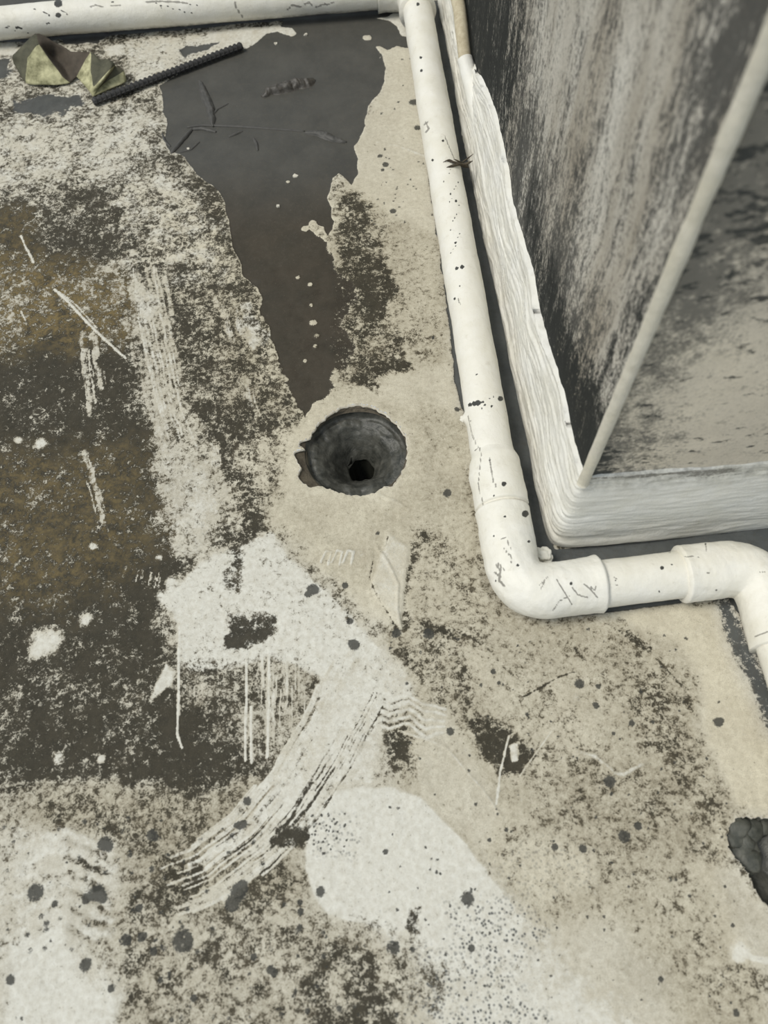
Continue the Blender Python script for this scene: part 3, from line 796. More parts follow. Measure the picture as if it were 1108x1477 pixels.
wl, Sg, Zg = wall_panel('wall_left', uL, nL, 1.9, 190, 130, .10, M_WL)
grime = .55 + .22 * sstep(.20, .04, Sg) * sstep(.35, .6, Zg) + (fbm2(Sg * 6, Zg * 2.2, 3, 4, .6) - .5) * .75 + .20 * sstep(.34, .15, Zg) + .12 * sstep(.55, .9, Zg)
damp = .80 * sstep(.25, .14, Zg + (fbm2(Sg * 16, Zg * 5, 5, 4) - .5) * .16) * sstep(.55, .1, Sg) + .45 * sstep(.08, .01, Sg) * sstep(.5, .25, Zg)
damp = np.maximum(damp, .92 * sstep(.30, .62, Sg) * sstep(.46, .22, Zg + (fbm2(Sg * 14, Zg * 3, 2, 4) - .5) * .22))
set_col(wl.data, 'wallpos', np.clip(grime, 0, 1), np.clip(damp, 0, .90))
structure(wl, 'rendered wall face streaked with black mould beside the long pipe', 'wall')
wf, Sg, Zg = wall_panel('wall_front', uF, nF, 1.5, 150, 130, .10, M_WF)
nzw = fbm2(Sg * 14, Zg * 14, 3, 4) - .5; nzv = fbm2(Sg * 26, Zg * 22, 6, 3) - .5
gr_ = .05 + .62 * sstep(.11, .01, Sg + nzw * .12) + .42 * sstep(.30, .46, Zg + nzw * .16 - .12 * Sg)
sp_ = .58 * sstep(.085, .015, Sg + nzv * .05) * sstep(.215, .165, Zg + nzv * .04) + .10
sp_ = np.maximum(sp_, .66 * sstep(.215, .185, Zg + nzv * .06 - (Sg - .24) * .25) * sstep(.185, .225, Sg + nzv * .04))
sp_ = np.maximum(sp_, .36 * sstep(.32, .42, Zg + nzv * .12) * sstep(.20, .03, Sg))
set_col(wf.data, 'wallpos', np.clip(gr_, 0, 1), np.clip(sp_, 0, .9))
structure(wf, 'grey rendered wall face with dark mould spots above the short pipe', 'wall')

# skirting: one continuous brushed coat round the corner
BOT_L = [(622,-60),(634,12),(649,87),(659.5,142),(667.6,195),(682,264),(690,306),(709.5,393),(727,473),(741,549),(753,603),(763,645),(773,707),(787,766),(793,784)]
BOT_F = [(815,790.5),(870,785),(928,780.5),(987,775),(1046,768),(1091,763),(1150,757)]
TOP_L = [(650,-60),(661,5),(666,50),(672,78),(690,112),(708,158),(718,195),(728.5,244),(733,284),(739,304),(764,397),(772,452),(783,490),(798,534),(807,562),(823,640),(836,681)]
TOP_F = [(862,687),(905,684),(950,680),(1030,675),(1108,668),(1180,662)]
bl_ = [G(x, y) for x, y in BOT_L]; bf_ = [G(x, y) for x, y in BOT_F]
bl_ = [bl_[0] + np.r_[uL * .5, 0]] + bl_
bf_ = bf_ + [bf_[-1] + np.r_[uF * 1.0, 0]]
cornb = G(800, 792)
tl_ = [onplane(x, y, P0 + nL * .004, nL) for x, y in TOP_L]
tl_ = [tl_[0] + np.r_[uL * .5, 0]] + tl_
tf_ = [onplane(x, y, P0 + nF * .0012, nF) for x, y in TOP_F]
tf_ = tf_ + [tf_[-1] + np.r_[uF * 1.0, 0]]
cornt = P0 + nL * .004 + nF * .002 + np.array([0, 0, (tl_[-1][2] + tf_[0][2]) / 2])
NL_, NF_, NH_ = 460, 220, 84
def two_leg(a, c, b, r):
    A, _ = resample(np.array(a + [c]), NL_); B, _ = resample(np.array([c] + b), NF_)
    P = np.vstack([A, B[1:]])
    for _ in range(r):
        Q = P.copy(); i0, i1 = NL_ - 14, NL_ + 14
        Q[i0:i1] = (P[i0 - 1:i1 - 1] + 2 * P[i0:i1] + P[i0 + 1:i1 + 1]) / 4; P = Q
    return P
PB = two_leg(bl_, cornb, bf_, 12); PT = two_leg(tl_, cornt, tf_, 6)
NN = len(PB)
tt = np.linspace(0, 1, NH_)
outn = np.where((np.arange(NN) < NL_)[:, None], nL[None], nF[None]).astype(float)
outn = smooth_path(outn, 10); outn /= np.linalg.norm(outn, axis=1)[:, None]
BV = PB[:, None] * (1 - tt)[None, :, None] + PT[:, None] * tt[None, :, None]
sl = np.r_[0, np.cumsum(np.linalg.norm(np.diff(PB, axis=0), axis=1))]
SS = np.repeat(sl[:, None], NH_, 1); TT = np.repeat(tt[None], NN, 0)
hh = TT * .16
front = (np.arange(NN) >= NL_)[:, None]
warp = (fbm2(SS * 9, hh * 20, 1, 3) - .5) * 3.2
ridges = (fbm2(SS * 5 + 3, hh * 250 + warp * 3.5, 2, 4, .7) - .5)
rel = ridges * np.where(front, .0019 * (.35 + .65 * np.maximum(sstep(.55, .2, TT), sstep(.75, .95, TT))), .0056) + (fbm2(SS * 60, hh * 300, 5, 2) - .5) * .0012
rel += (fbm2(SS * 12, hh * 25, 4, 3) - .5) * .0035
rel += np.exp(-((TT - .06) / .06) ** 2) * .004 * fbm2(SS * 25, hh * 10, 6, 2)
rel *= sstep(0, .03, TT) * .85 + .15
BV = BV + outn[:, None] * rel[..., None]
BV[:, -1, 2] += (fbm2(sl * 40, sl * 0, 3, 5, .7) - .5) * np.where(np.arange(NN) < NL_, .007, .002)
BV[:, 0, 2] = -.004
back = BV[:, -1] - outn * .012; back[:, 2] += .001
BV = np.concatenate([BV, back[:, None]], 1).reshape(-1, 3)
w_ = NH_ + 1
F_ = [(i * w_ + j, (i + 1) * w_ + j, (i + 1) * w_ + j + 1, i * w_ + j + 1) for i in range(NN - 1) for j in range(w_ - 1)]
band = mesh_obj('baseboard_right', BV, F_, M_BAND)
lines = np.zeros((NN, w_))
fr_ = np.arange(NN)[:, None] >= NL_
TT2 = np.c_[TT, np.ones(NN)]; SS2 = np.c_[SS, sl]
lines = np.where(fr_, .75 * sstep(.80, .95, TT2) * sstep(.45, .62, fbm2(SS2 * 14, TT2 * 38, 3, 3)), 0)
dirt = np.where(fr_, .5 * sstep(.70, .97, TT2), .12 * sstep(.5, .75, fbm2(SS2 * 25, TT2 * 26, 2, 3)))
set_col(band.data, 'chip', np.zeros(NN * w_), lines.ravel(), dirt.ravel())
structure(band, 'thick brushed white coating at the foot of the wall, wrapping its corner', 'skirting')

# painted edge of the corner
za = np.linspace(cornt[2] - .012, WALL_H, 220)
prof = [(-.0052, -.004), (-.0070, .001), (-.0058, .0052), (-.002, .0068), (.003, .0066), (.0068, .0040), (.0078, -.001), (.004, -.006)]
V_, F_ = [], []
bis = -(nL + nF); bis = -bis / np.linalg.norm(bis); sd = np.array([-bis[1], bis[0], 0])
if sd[0] > 0: sd = -sd
for k, z in enumerate(za):
    g = .88 + .14 * (float(vn2(np.array([z * 30]), np.array([.5]), 2)[0]) - .5) + .12 * (float(vn2(np.array([z * 110]), np.array([.5]), 4)[0]) - .5)
    for a, b in prof:
        V_.append(P0 + np.array([0, 0, z]) + sd * (-a * g * .86) + bis * (b * g * .8 + .001))
m_ = len(prof)
for k in range(len(za) - 1):
    for i in range(m_):
        j = (i + 1) % m_; F_.append((k * m_ + i, k * m_ + j, (k + 1) * m_ + j, (k + 1) * m_ + i))
F_ += [tuple(range(m_)), tuple((len(za) - 1) * m_ + i for i in range(m_ - 1, -1, -1))]
arris = mesh_obj('trim_1', V_, F_, M_ARRIS)
set_col(arris.data, 'chip', 0, 0, 0.15)
structure(arris, 'cream painted bead running up the outer corner of the wall', 'trim')

# ================================================================== PIPES
def frame_sweep(P):
    T = np.gradient(P, axis=0); T /= np.linalg.norm(T, axis=1)[:, None]
    up = np.array([0, 0, 1.0])
    N = np.cross(np.repeat(up[None], len(P), 0), T); N /= np.linalg.norm(N, axis=1)[:, None] + 1e-9
    B = np.cross(T, N)
    return T, N, B

def sweep(name, P, rad, mat, nth=96, wob=.0008, wobs=40, seed=0, caps=True, parent=None, lumps=(), floor_z=.0006):
    T, N, B = frame_sweep(P)
    th = np.linspace(0, 2 * np.pi, nth, endpoint=False)
    rad = np.broadcast_to(np.asarray(rad, float), (len(P),))
    dirs = N[:, None] * np.cos(th)[None, :, None] + B[:, None] * np.sin(th)[None, :, None]
    V_ = P[:, None] + dirs * rad[:, None, None]
    fl = V_.reshape(-1, 3); dv = dirs.reshape(-1, 3)
    n = (fbm3(fl, wobs, seed, 4, .55) - .5) * wob * 4 + (fbm3(fl, wobs * 5, seed + 2, 2) - .5) * wob * 1.1
    fl = fl + dv * n[:, None]
    for c, r, h in lumps:
        d = np.linalg.norm(fl - np.asarray(c), axis=1)
        fl = fl + dv * (np.exp(-(d / r) ** 2) * h)[:, None]
    fl[:, 2] = np.maximum(fl[:, 2], floor_z)
    F_ = []
    for k in range(len(P) - 1):
        b = k * nth
        F_ += [(b + i, b + (i + 1) % nth, b + nth + (i + 1) % nth, b + nth + i) for i in range(nth)]
    if caps:
        F_ += [tuple(range(nth - 1, -1, -1)), tuple((len(P) - 1) * nth + i for i in range(nth))]
    o = mesh_obj(name, fl, F_, mat, parent)
    return o, dv

def chips(o, dv, spots=(), lines=(), dirt_side=0.0):
    """flaked spots (x, y, r) and cracks sighted on the painted surface"""
    P = np.array([v.co for v in o.data.vertices])
    if o.parent: P = P + np.array(o.parent.location)
    px, py = project(P)
    dd = np.zeros((len(P), 3)); dd[:len(dv)] = dv
    face = (dd * (np.array([0, 0, CAM_H]) - P)).sum(1) > 0
    ck = np.zeros(len(P)); ln = np.zeros(len(P))
    for x, y, r in spots:
        ck = np.maximum(ck, (1 - sstep(.5, 1.5, np.hypot(px - x, py - y) / r)) * face)
    for l, w in lines:
        d = seg_dist(px, py, np.array(l, float), False)
        ln = np.maximum(ln, (1 - sstep(w * .5, w * 1.4, d)) * face)
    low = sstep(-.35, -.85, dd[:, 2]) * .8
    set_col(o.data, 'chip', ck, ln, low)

AX = .0290                                  # height of the pipe axis
pv = [G(x, y, AX) for x, y in ((611,67),(634,203),(650.5,300),(689,527),(699,590),(711,650))]
dirv = np.linalg.lstsq(np.c_[[p[1] for p in pv], np.ones(len(pv))], np.array([p[0] for p in pv]), rcond=None)[0]
vx = lambda y: dirv[0] * y + dirv[1]
def at_v(py): # point of the long run's axis seen at image height py
    y = G(700, py, AX)[1]; return np.array([vx(y), y, AX])
ph = [G(x, y, AX) for x, y in ((800,851),(866,842),(925,835),(979,829),(1030,823))]
dirh = np.linalg.lstsq(np.c_[[p[0] for p in ph], np.ones(len(ph))], np.array([p[1] for p in ph]), rcond=None)[0]
hy = lambda x: dirh[0] * x + dirh[1]
def at_h(pxx): x = G(pxx, 835, AX)[0]; return np.array([x, hy(x), AX])
ytop = G(400, 2, AX)
pt = [G(x, y, AX) for x, y in ((0,33.5),(120,24),(280,11),(524,-9))]
dirt_ = np.linalg.lstsq(np.c_[[p[0] for p in pt], np.ones(len(pt))], np.array([p[1] for p in pt]), rcond=None)[0]
ty = lambda x: dirt_[0] * x + dirt_[1]

yc = (dirh[0] * dirv[1] + dirh[1]) / (1 - dirh[0] * dirv[0]); C1 = np.array([vx(yc), yc, AX])
yt = (dirt_[0] * dirv[1] + dirt_[1]) / (1 - dirt_[0] * dirv[0]); C0 = np.array([vx(yt), yt, AX])
C2 = at_h(1098)
end2 = C2 + np.array([.012, -.60, 0]) 

def bend(a, c, b, r, n=120):
    d1 = (a - c) / np.linalg.norm(a - c); d2 = (b - c) / np.linalg.norm(b - c)
    t1 = c + d1 * r; t2 = c + d2 * r
    arc = []
    for k in np.linspace(0, 1, 40):
        arc.append((1 - k) ** 2 * t1 + 2 * k * (1 - k) * (c * .90 + (t1 + t2) * .05) + k * k * t2)
    P = np.vstack([[a], arc, [b]])
    P, s = resample(P, n)
    return smooth_path(P, 3), s / s[-1]

pipe = empty('drain_pipe', (C1[0], C1[1], 0))
tag(pipe, 'long white painted plastic pipe run with elbows laid along the wall foot', 'pipe')
R0 = .0242
def straight(a, b, n): return np.linspace(a, b, n)
# far cross run and its elbow
a = np.array([-1.05, ty(-1.05), AX])
hub0 = C0 + (a - C0) / np.linalg.norm(a - C0) * .062
hub0b = C0 + (C1 - C0) / np.linalg.norm(C1 - C0) * .062
P = straight(a, hub0, 300)
o, dv = sweep('pipe_section', P, R0 * 1.0, M_PAINT, 80, .0010, 22, 1, floor_z=.0010); child_local(o, pipe)
chips(o, dv, [(84,22,4),(69,34,2.2),(25,40,2.5),(9,40,2),(84,5,6),(162,3,2)] + [(12 + 9 * k, 38 + (k * 7 % 11), 1.6) for k in range(4)] + [(45 + (k * 13) % 60, 12 + (k * 5) % 12, 1.3) for k in range(14)] + [(225 + (k * 17) % 60, 4 + (k * 5) % 16, 1.2) for k in range(14)],
      [([(130,10),(138,7),(147,10)], 1.3), ([(210,3),(230,2),(258,3),(270,5)], 1.5), ([(338,2),(340,10),(350,25)], 1.3), ([(415,14),(422,7),(433,10)], 1.6), ([(440,6),(446,3),(450,8)], 1.4), ([(455,11),(470,5)], 1.4), ([(472,7),(482,3)], 1.3), ([(160,8),(175,8)], 1.1)])
P, s = bend(hub0, C0, hub0b, .034, 90)
rad = .0292 + .0012 * (np.exp(-(s / .06) ** 2) + np.exp(-((1 - s) / .06) ** 2))
o, dv = sweep('elbow', P, rad, M_PAINT, 80, .0012, 30, 2, floor_z=.0010); child_local(o, pipe)
chips(o, dv, [(603,5,2.5),(614,14,2)], [([(588,15),(594,9),(602,6)], 1.2)])
# long run
ce = at_v(652)
P = straight(hub0b, ce + (ce - hub0b) / np.linalg.norm(ce - hub0b) * .01, 420)
lumps = [(G(616,183,.045), .009, .0035), (G(669,604,.03), .006, .0065), (G(610,135,.04), .02, .0018), (G(690,640,.04), .012, .0035)]
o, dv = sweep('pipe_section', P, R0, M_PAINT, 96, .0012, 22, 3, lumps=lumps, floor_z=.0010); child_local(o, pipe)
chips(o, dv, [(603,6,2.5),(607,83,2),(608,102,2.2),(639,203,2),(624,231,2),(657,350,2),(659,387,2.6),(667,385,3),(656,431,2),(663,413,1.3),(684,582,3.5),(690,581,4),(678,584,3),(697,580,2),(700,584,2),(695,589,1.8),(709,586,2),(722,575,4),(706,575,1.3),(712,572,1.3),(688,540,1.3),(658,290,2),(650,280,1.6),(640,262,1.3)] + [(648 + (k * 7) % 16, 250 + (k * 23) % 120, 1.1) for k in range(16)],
      [([(641,195),(648,212),(655,228)], .8), ([(614,176),(619,186),(614,191)], 1.2), ([(612,180),(617,176)], 1.2), ([(661,430),(664,440)], 1), ([(675,600),(682,630),(692,650)], .8)])
# socket
e1 = at_v(737)
P = straight(ce, e1, 110)
s = np.linspace(0, 1, 110)
rad = R0 + .0042 * sstep(0, .22, s) + .0016 * sstep(.2, .8, s) - .0030 * np.exp(-((s - .985) / .02) ** 2)
o, dv = sweep('socket', P, rad, M_PAINT, 96, .0016, 26, 4, lumps=[(G(690,646,.04), .010, .003), (G(683,690,.03), .012, .003)], floor_z=.0010); child_local(o, pipe)
chips(o, dv, [(727,698,3.6),(712,715,1.5),(706,664,1.5),(757,739,6)], [([(707,660),(710,690),(716,702)], 1), ([(694,655),(690,700),(700,740)], .8), ([(685,650),(692,643),(694,658)], 1), ([(693,752),(698,744),(708,737),(722,733)], 1.8)])
# elbow by the corner
e2 = at_h(865)
P, s = bend(e1, C1, e2, .036, 220)
rad = .0302 + .0010 * np.exp(-(s / .05) ** 2) + .0016 * np.exp(-((1 - s) / .06) ** 2) - .0035 * np.exp(-(s / .008) ** 2) - .0022 * np.exp(-((1 - s) / .008) ** 2)
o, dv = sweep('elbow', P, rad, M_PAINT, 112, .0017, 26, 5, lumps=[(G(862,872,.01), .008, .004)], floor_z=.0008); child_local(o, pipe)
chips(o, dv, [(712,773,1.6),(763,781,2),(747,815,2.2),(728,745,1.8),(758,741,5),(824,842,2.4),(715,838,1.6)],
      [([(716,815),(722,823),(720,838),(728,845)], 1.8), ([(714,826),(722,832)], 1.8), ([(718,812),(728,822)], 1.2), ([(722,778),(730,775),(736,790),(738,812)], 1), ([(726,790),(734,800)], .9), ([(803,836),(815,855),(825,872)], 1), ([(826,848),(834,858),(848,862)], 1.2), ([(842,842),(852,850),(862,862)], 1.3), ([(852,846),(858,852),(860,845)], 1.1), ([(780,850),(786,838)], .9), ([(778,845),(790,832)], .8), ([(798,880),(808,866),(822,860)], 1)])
# short run
e3 = at_h(981)
P = straight(e2 + (e2 - e3) / np.linalg.norm(e2 - e3) * .010, e3 + (e3 - e2) / np.linalg.norm(e3 - e2) * .010, 150)
o, dv = sweep('pipe_section', P, R0 * 1.04, M_PAINT, 96, .0009, 24, 6, floor_z=.0010); child_local(o, pipe)
chips(o, dv, [(955,819,3),(969,814,1.4),(951,853,1.3),(888,838,1.2)], [([(886,833),(891,836)], .9), ([(887,843),(892,845)], .9)])
# second elbow, leaving the picture
e4 = C2 + (end2 - C2) / np.linalg.norm(end2 - C2) * .088
P, s = bend(e3, C2, e4, .036, 220)
rad = .0300 + .0012 * np.exp(-(s / .05) ** 2) + .0012 * np.exp(-((1 - s) / .06) ** 2) - .003 * np.exp(-(s / .008) ** 2)
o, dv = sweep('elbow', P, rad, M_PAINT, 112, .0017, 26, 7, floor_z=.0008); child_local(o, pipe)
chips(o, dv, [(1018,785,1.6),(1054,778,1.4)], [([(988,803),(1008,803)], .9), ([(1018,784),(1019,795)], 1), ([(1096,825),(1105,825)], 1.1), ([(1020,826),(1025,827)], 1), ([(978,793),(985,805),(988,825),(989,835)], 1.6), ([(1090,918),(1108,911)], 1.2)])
P = straight(e4 - (end2 - e4) / np.linalg.norm(end2 - e4) * .012, end2, 160)
o, dv = sweep('pipe_section', P, R0 * 1.05, M_PAINT, 80, .0009, 24, 8, floor_z=.0010); child_local(o, pipe)
chips(o, dv)
# sealant squeezed out at the joints
for k, (x, y, z, r) in enumerate(((783,800,.020,.0085),(775,797,.022,.006),(790,806,.016,.006),(862,868,.014,.0055),(669,604,.030,.0042))):
    o = lump('sealant_blob', G(x, y, z), r, M_PAINT, None, k + 3, .6, 4, .8)
    set_col(o.data, 'chip', 0, 0, 0); child_local(o, pipe)

# thin conduit that disappears in the skirting
cwa = onplane(660, -60, P0 + nL * .016, nL); cwb = onplane(667, 60, P0 + nL * .016, nL)
cz = float((cwa[2] + cwb[2]) / 2)
ca = onplane(671, 88, P0 + nL * .012, nL); cb = onplane(663, 14, P0 + nL * .012, nL)
far = cb + (cb - ca) / np.linalg.norm(cb - ca) * .5
far[2] = cb[2]
conduit = empty('conduit', (ca[0], ca[1], 0))
tag(conduit, 'thin cream weathered conduit running into the white skirting at the far end', 'conduit')
P, _ = resample(np.array([far, cb, ca]), 120); P = smooth_path(P, 8)
o, dv = sweep('conduit_tube', P, .0094, M_CONDUIT, 40, .0004, 40, 4, floor_z=-1); child_local(o, conduit)
d_ = (ca - cb) / np.linalg.norm(ca - cb)
tuck = -nL * .018
o, dv = sweep('paint_collar', np.linspace(ca - d_ * .003, ca + d_ * .12 + tuck, 60), np.linspace(.0108, .0140, 60), M_BAND, 40, .0006, 40, 5, floor_z=-1); child_local(o, conduit)
set_col(o.data, 'chip', 0, 0, 0)

# ================================================================== LOOSE THINGS
# crumpled membrane scrap
SC = {k: G(x, y, z) for k, (x, y, z) in dict(
    a=(51.5, 44, .048), b=(15, 81, .026), b2=(18, 91, .014), c=(36, 125, .0015), d=(103, 121, .0015), e=(70, 125, .003),
    r1=(40, 84, .030), m0=(55, 62, .040), m2=(72, 87, .026), m1=(91, 111, .010), f0=(60, 92, .022),
    t1=(79.6, 58.5, .036), t2=(102.4, 70.8, .030), t3=(132.7, 70.8, .034), k=(110, 113, .004), i0=(76, 80, .012), i1=(95, 100, .004),
    l=(131, 136, .002), l1=(131.5, 104, .018), t4=(144, 83, .028), t5=(153.5, 83, .028), t6=(168, 93, .024), t7=(162, 97, .030), l2=(139, 130, .008), l3=(134, 129, .010),
    g1=(182, 101, .016), g2=(187, 117, .004), g3=(133.6, 141, .001), g4=(150, 119, .010)).items()}
keys = list(SC); ki = {k: i for i, k in enumerate(keys)}
FS = [(('a','b','r1'),0),(('b','b2','r1'),0),(('b2','c','r1'),0),
      (('a','r1','m0'),0),(('r1','c','f0'),1),(('r1','f0','m0'),1),(('m0','f0','m2'),1),(('f0','c','e'),1),(('f0','e','m1'),1),(('f0','m1','m2'),1),(('m1','e','d'),1),
      (('a','m0','t1'),2),(('m0','i0','t1'),2),(('m0','m2','i0'),2),(('m2','m1','i1'),2),(('m2','i1','i0'),2),(('m1','d','i1'),2),(('i1','d','k'),2),
      (('i0','i1','t2'),2),(('t1','i0','t2'),2),(('i1','k','t2'),2),(('t2','k','t3'),2),
      (('t3','k','l1'),1),(('k','l','l1'),1),(('t3','l1','t4'),0),(('t4','l1','l3'),0),(('l1','l','l3'),1),(('t4','l3','t5'),0),(('t5','l3','t7'),0),(('l3','l','l2'),1),(('l3','l2','t7'),1),(('t7','l2','t6'),1),(('t5','t7','t6'),0),
      (('t6','l2','g4'),2),(('l2','g3','g4'),1),(('l','g3','l2'),1),(('g4','g3','g2'),1),(('g4','g2','g1'),1),(('t6','g4','g1'),0)]
bm = bmesh.new()
bv = [bm.verts.new(SC[k]) for k in keys]
for f, mi in FS:
    fc = bm.faces.new([bv[ki[k]] for k in f]); fc.material_index = mi
bmesh.ops.recalc_face_normals(bm, faces=bm.faces[:])
bmesh.ops.subdivide_edges(bm, edges=bm.edges[:], cuts=4, use_grid_fill=True)
for _ in range(4): bmesh.ops.smooth_vert(bm, verts=bm.verts[:], factor=.28, use_axis_x=True, use_axis_y=True, use_axis_z=True)
PP_ = np.array([v.co for v in bm.verts]); n_ = fbm3(PP_, 45, 3, 3) - .5
for v, k in zip(bm.verts, n_): v.co.z = max(v.co.z + float(k) * .006, .0022)
me_ = bpy.data.meshes.new('membrane_scrap'); bm.to_mesh(me_); bm.free()
for mt in (M_SHDARK, M_SHYEL, M_SHBROWN): me_.materials.append(mt)
me_.polygons.foreach_set('use_smooth', [True] * len(me_.polygons))
scrap = bpy.data.objects.new('membrane_scrap', me_); COL.objects.link(scrap)
md = scrap.modifiers.new('thick', 'SOLIDIFY'); md.thickness = .0014; md.offset = 0
tag(scrap, 'crumpled olive and yellowed scrap of stiff membrane beside the far pipe', 'scrap')

# ribbed steel bar
ra, rb = G(134, 147, .0062), G(349, 66, .0062)
bar = empty('reinforcing_bar', (ra[0], ra[1], 0))
tag(bar, 'short dark ribbed steel bar lying at the edge of the damp patch', 'steel bar')
dB = (rb - ra); LB = np.linalg.norm(dB); dB /= LB; sB = np.array([-dB[1], dB[0], 0])
o, _ = sweep('bar_core', np.linspace(ra, rb, 60),   .0048, M_STEEL, 24, .00015, 60, 1, floor_z=.0006); child_local(o, bar)
for sgn in (-1, 1):
    o, _ = sweep('long_rib', np.linspace(ra + sB * .0050 * sgn, rb + sB * .0050 * sgn, 30), .0011, M_STEEL, 8, .0001, 60, 2); child_local(o, bar)
tor = bmesh.new(); R1, R2 = .0050, .0017
vs_ = [[tor.verts.new(((R2 * math.cos(b)) + math.sin(a_) * .0012, (R1 + R2 * math.sin(b)) * math.cos(a_), (R1 + R2 * math.sin(b)) * math.sin(a_))) for b in np.linspace(0, 2 * math.pi, 6, endpoint=False)] for a_ in np.linspace(0, 2 * math.pi, 16, endpoint=False)]
for i in range(16):
    for j in range(6): tor.faces.new((vs_[i][j], vs_[(i + 1) % 16][j], vs_[(i + 1) % 16][(j + 1) % 6], vs_[i][(j + 1) % 6]))
rib_me = bpy.data.meshes.new('rib'); tor.to_mesh(rib_me); tor.free(); rib_me.materials.append(M_STEEL)
angB = math.atan2(dB[1], dB[0])
NRIB = 33
for k in range(NRIB):
    o = bpy.data.objects.new('rib', rib_me); COL.objects.link(o); o.parent = bar
    p = ra + dB * LB * (k + .5) / NRIB - np.array([ra[0], ra[1], 0])
    o.location = tuple(map(float, p)); o.rotation_euler = (0, 0, angB + .25)

# leathery mud lump on the damp film
def ribbon_lump(name, pts, w, h, mat, seed, parent=None, n=70, m=14):
    P, s = resample(np.array([G(x, y, 0) for x, y in pts]), n); P = smooth_path(P, 4)
    T = np.gradient(P, axis=0); T /= np.linalg.norm(T, axis=1)[:, None]; N = np.stack([-T[:, 1], T[:, 0], 0 * T[:, 0]], 1)
    q_ = np.linspace(-1, 1, m); env = np.sin(np.linspace(.04, np.pi - .04, n)) ** .55
    V_ = P[:, None] + N[:, None] * (q_[None, :, None] * (w * env)[:, None, None])
    hz = (1 - np.abs(q_) ** 2.2)[None] * (h * env)[:, None]
    V_[..., 2] = hz
    fl = V_.reshape(-1, 3); nn = fbm3(fl * np.array([1, 1, 0]), 150, seed, 3, .6) - .5
    fl[:, 2] = np.maximum(fl[:, 2] * (1 + 2.2 * nn) , -.0008); fl[:, 2] -= .0010 * (np.abs(np.tile(q_, n)) > .97)
    fl[:, :2] += (np.stack([fbm3(fl, 90, seed + 1, 2), fbm3(fl, 90, seed + 4, 2)], 1) - .5) * .008
    F_ = [(i * m + j, (i + 1) * m + j, (i + 1) * m + j + 1, i * m + j + 1) for i in range(n - 1) for j in range(m - 1)]
    F_ += [tuple([i * m for i in range(n)] + [i * m + m - 1 for i in range(n - 1, -1, -1)])]
    return mesh_obj(name, fl, F_, mat, parent)
tag(ribbon_lump('mud_clump', [(378,139),(392,131),(410,127),(428,121),(444,120),(456,115)], .013, .009, M_MUD, 2), 'wrinkled dark mud clump lying on the damp patch', 'mud clump')
tag(ribbon_lump('mud_ridge', [(288,116),(297,140),(303,152),(306,168),(308,182)], .008, .0040, M_MUDR, 4), 'mud covered ridge running down from the steel bar', 'mud ridge')
tag(ribbon_lump('mud_ridge', [(440,191),(462,192),(482,201),(500,204)], .007, .0035, M_MUDR, 6), 'low pale mud ridge near the white edge of the damp patch', 'mud ridge')
def strand(name, pts, r, mat, parent, z=.001, seed=1):
    P, _ = resample(np.array([G(x, y, z) for x, y in pts]), 50); P = smooth_path(P, 4)
    t = np.linspace(0, 1, 50)
    o, dv = sweep(name, P, r * (.35 + .65 * np.sin(np.pi * np.clip(t * .9 + .06, 0, 1)) ** .5), mat, 12, r * .12, 150, seed, floor_z=-1)
    return o
rt = empty('buried_root', G(278, 187))
tag(rt, 'forked dead root half buried in the damp mud', 'root')
for k, (pts, r) in enumerate(((([(247,222),(256,212),(266,200),(278,186)]), .0040), ([(276,187),(292,186),(312,191)], .0034), ([(270,184),(290,181),(340,183),(400,187),(440,190)], .0026), ([(288,205),(276,216),(258,221)], .0020), ([(234,192),(238,204),(246,212)], .0026), ([(306,168),(314,158),(330,150)], .0022), ([(330,198),(340,194),(350,190)], .0030), ([(366,200),(370,208),(372,218)], .0028))):
    child_local(strand('root_strand', pts, r, M_MUDR, None, -.0016, k), rt)

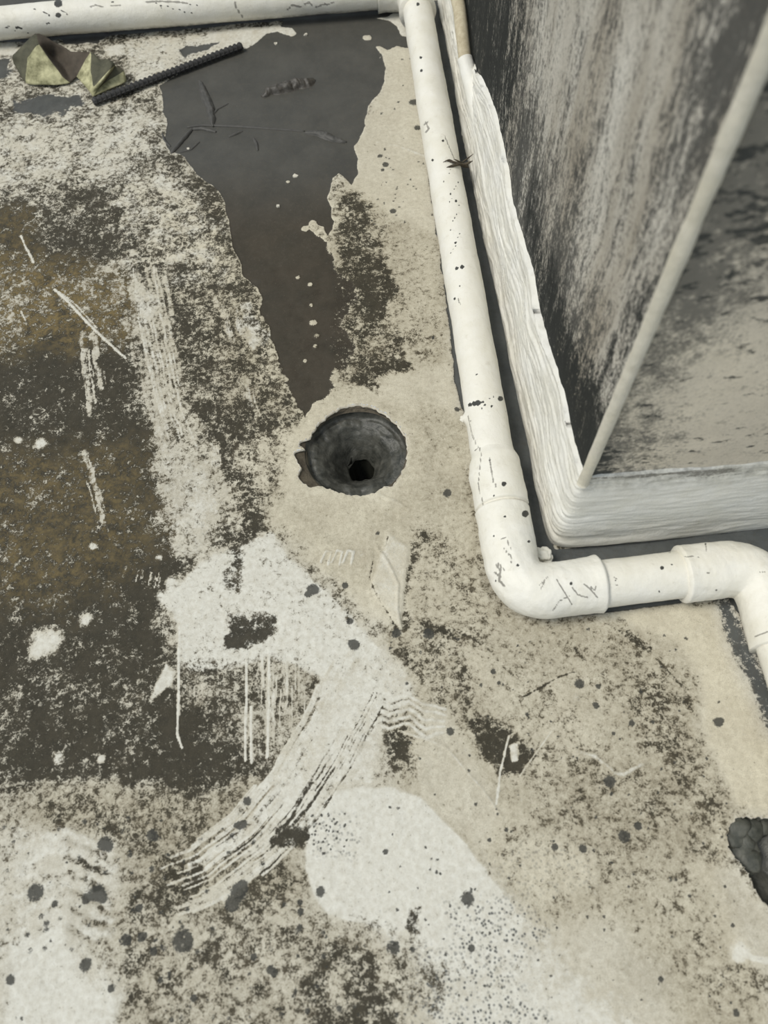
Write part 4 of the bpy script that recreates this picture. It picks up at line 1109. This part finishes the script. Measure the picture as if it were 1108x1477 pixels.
# dry weed caught between pipe and skirting
wc_ = G(660, 237, .050)
weed = empty('dry_weed', (wc_[0], wc_[1], 0))
tag(weed, 'small dark dried weed sprig lodged between the long pipe and skirting', 'weed')
def leaf(pts, r):
    P, _ = resample(np.array([G(x, y, z) for x, y, z in pts]), 16); P = smooth_path(P, 2)
    o, _ = sweep('blade', P, r * np.sin(np.linspace(.25, np.pi - .12, 16)) ** .8, M_TWIG, 8, .0001, 100, 1, floor_z=-1); child_local(o, weed)
for pts, r in (([(676,238,.046),(662,236,.052),(652,233,.055),(641,231,.052)], .0016), ([(672,237,.046),(660,237,.052),(650,240,.054),(640,244,.051)], .0019), ([(668,236,.046),(660,232,.054),(654,229,.056)], .0013), ([(664,237,.046),(674,236,.050),(682,232,.054)], .0019), ([(664,236,.046),(674,229,.052),(683,222,.056)], .0010), ([(660,236,.05),(648,230,.056),(639,234,.053)], .0010), ([(676,241,.02),(668,238,.036),(662,236,.05)], .0028)):
    leaf(pts, r)

# loose paint flakes
def flake(x, y, r, seed, label):
    rr_ = random.Random(seed); n = 7
    bm = bmesh.new(); s = scale_at(x, y)
    pts = [(math.cos(2 * math.pi * k / n) * r * s * rr_.uniform(.6, 1.25), math.sin(2 * math.pi * k / n) * r * s * rr_.uniform(.6, 1.25)) for k in range(n)]
    lo = [bm.verts.new((a_, b_, 0)) for a_, b_ in pts]; hi = [bm.verts.new((a_ * .9, b_ * .9, .0012 + rr_.uniform(0, .0012))) for a_, b_ in pts]
    bm.faces.new(lo[::-1]); bm.faces.new(hi)
    for k in range(n): bm.faces.new((lo[k], lo[(k + 1) % n], hi[(k + 1) % n], hi[k]))
    me_ = bpy.data.meshes.new('paint_flake'); bm.to_mesh(me_); bm.free(); me_.materials.append(M_FLAKE)
    o = bpy.data.objects.new('paint_flake', me_); COL.objects.link(o); g = G(x, y); o.location = (g[0], g[1], -.0008)
    tag(o, label, 'paint flake', 'loose white flakes on the damp patch')
for k, (x, y, r, lb) in enumerate(((398,63,3,'tiny white flake on the damp patch right of the bar tip'), (426,254,4,'upper white flake in the middle of the damp patch'), (401,297,3.5,'lower white flake in the middle of the damp patch'), (272,215,2.5,'white flake beside the forked root'), (441,50,3,'white flake near the curled white tongue by the far pipe'))):
    flake(x, y, r, k + 1, lb)
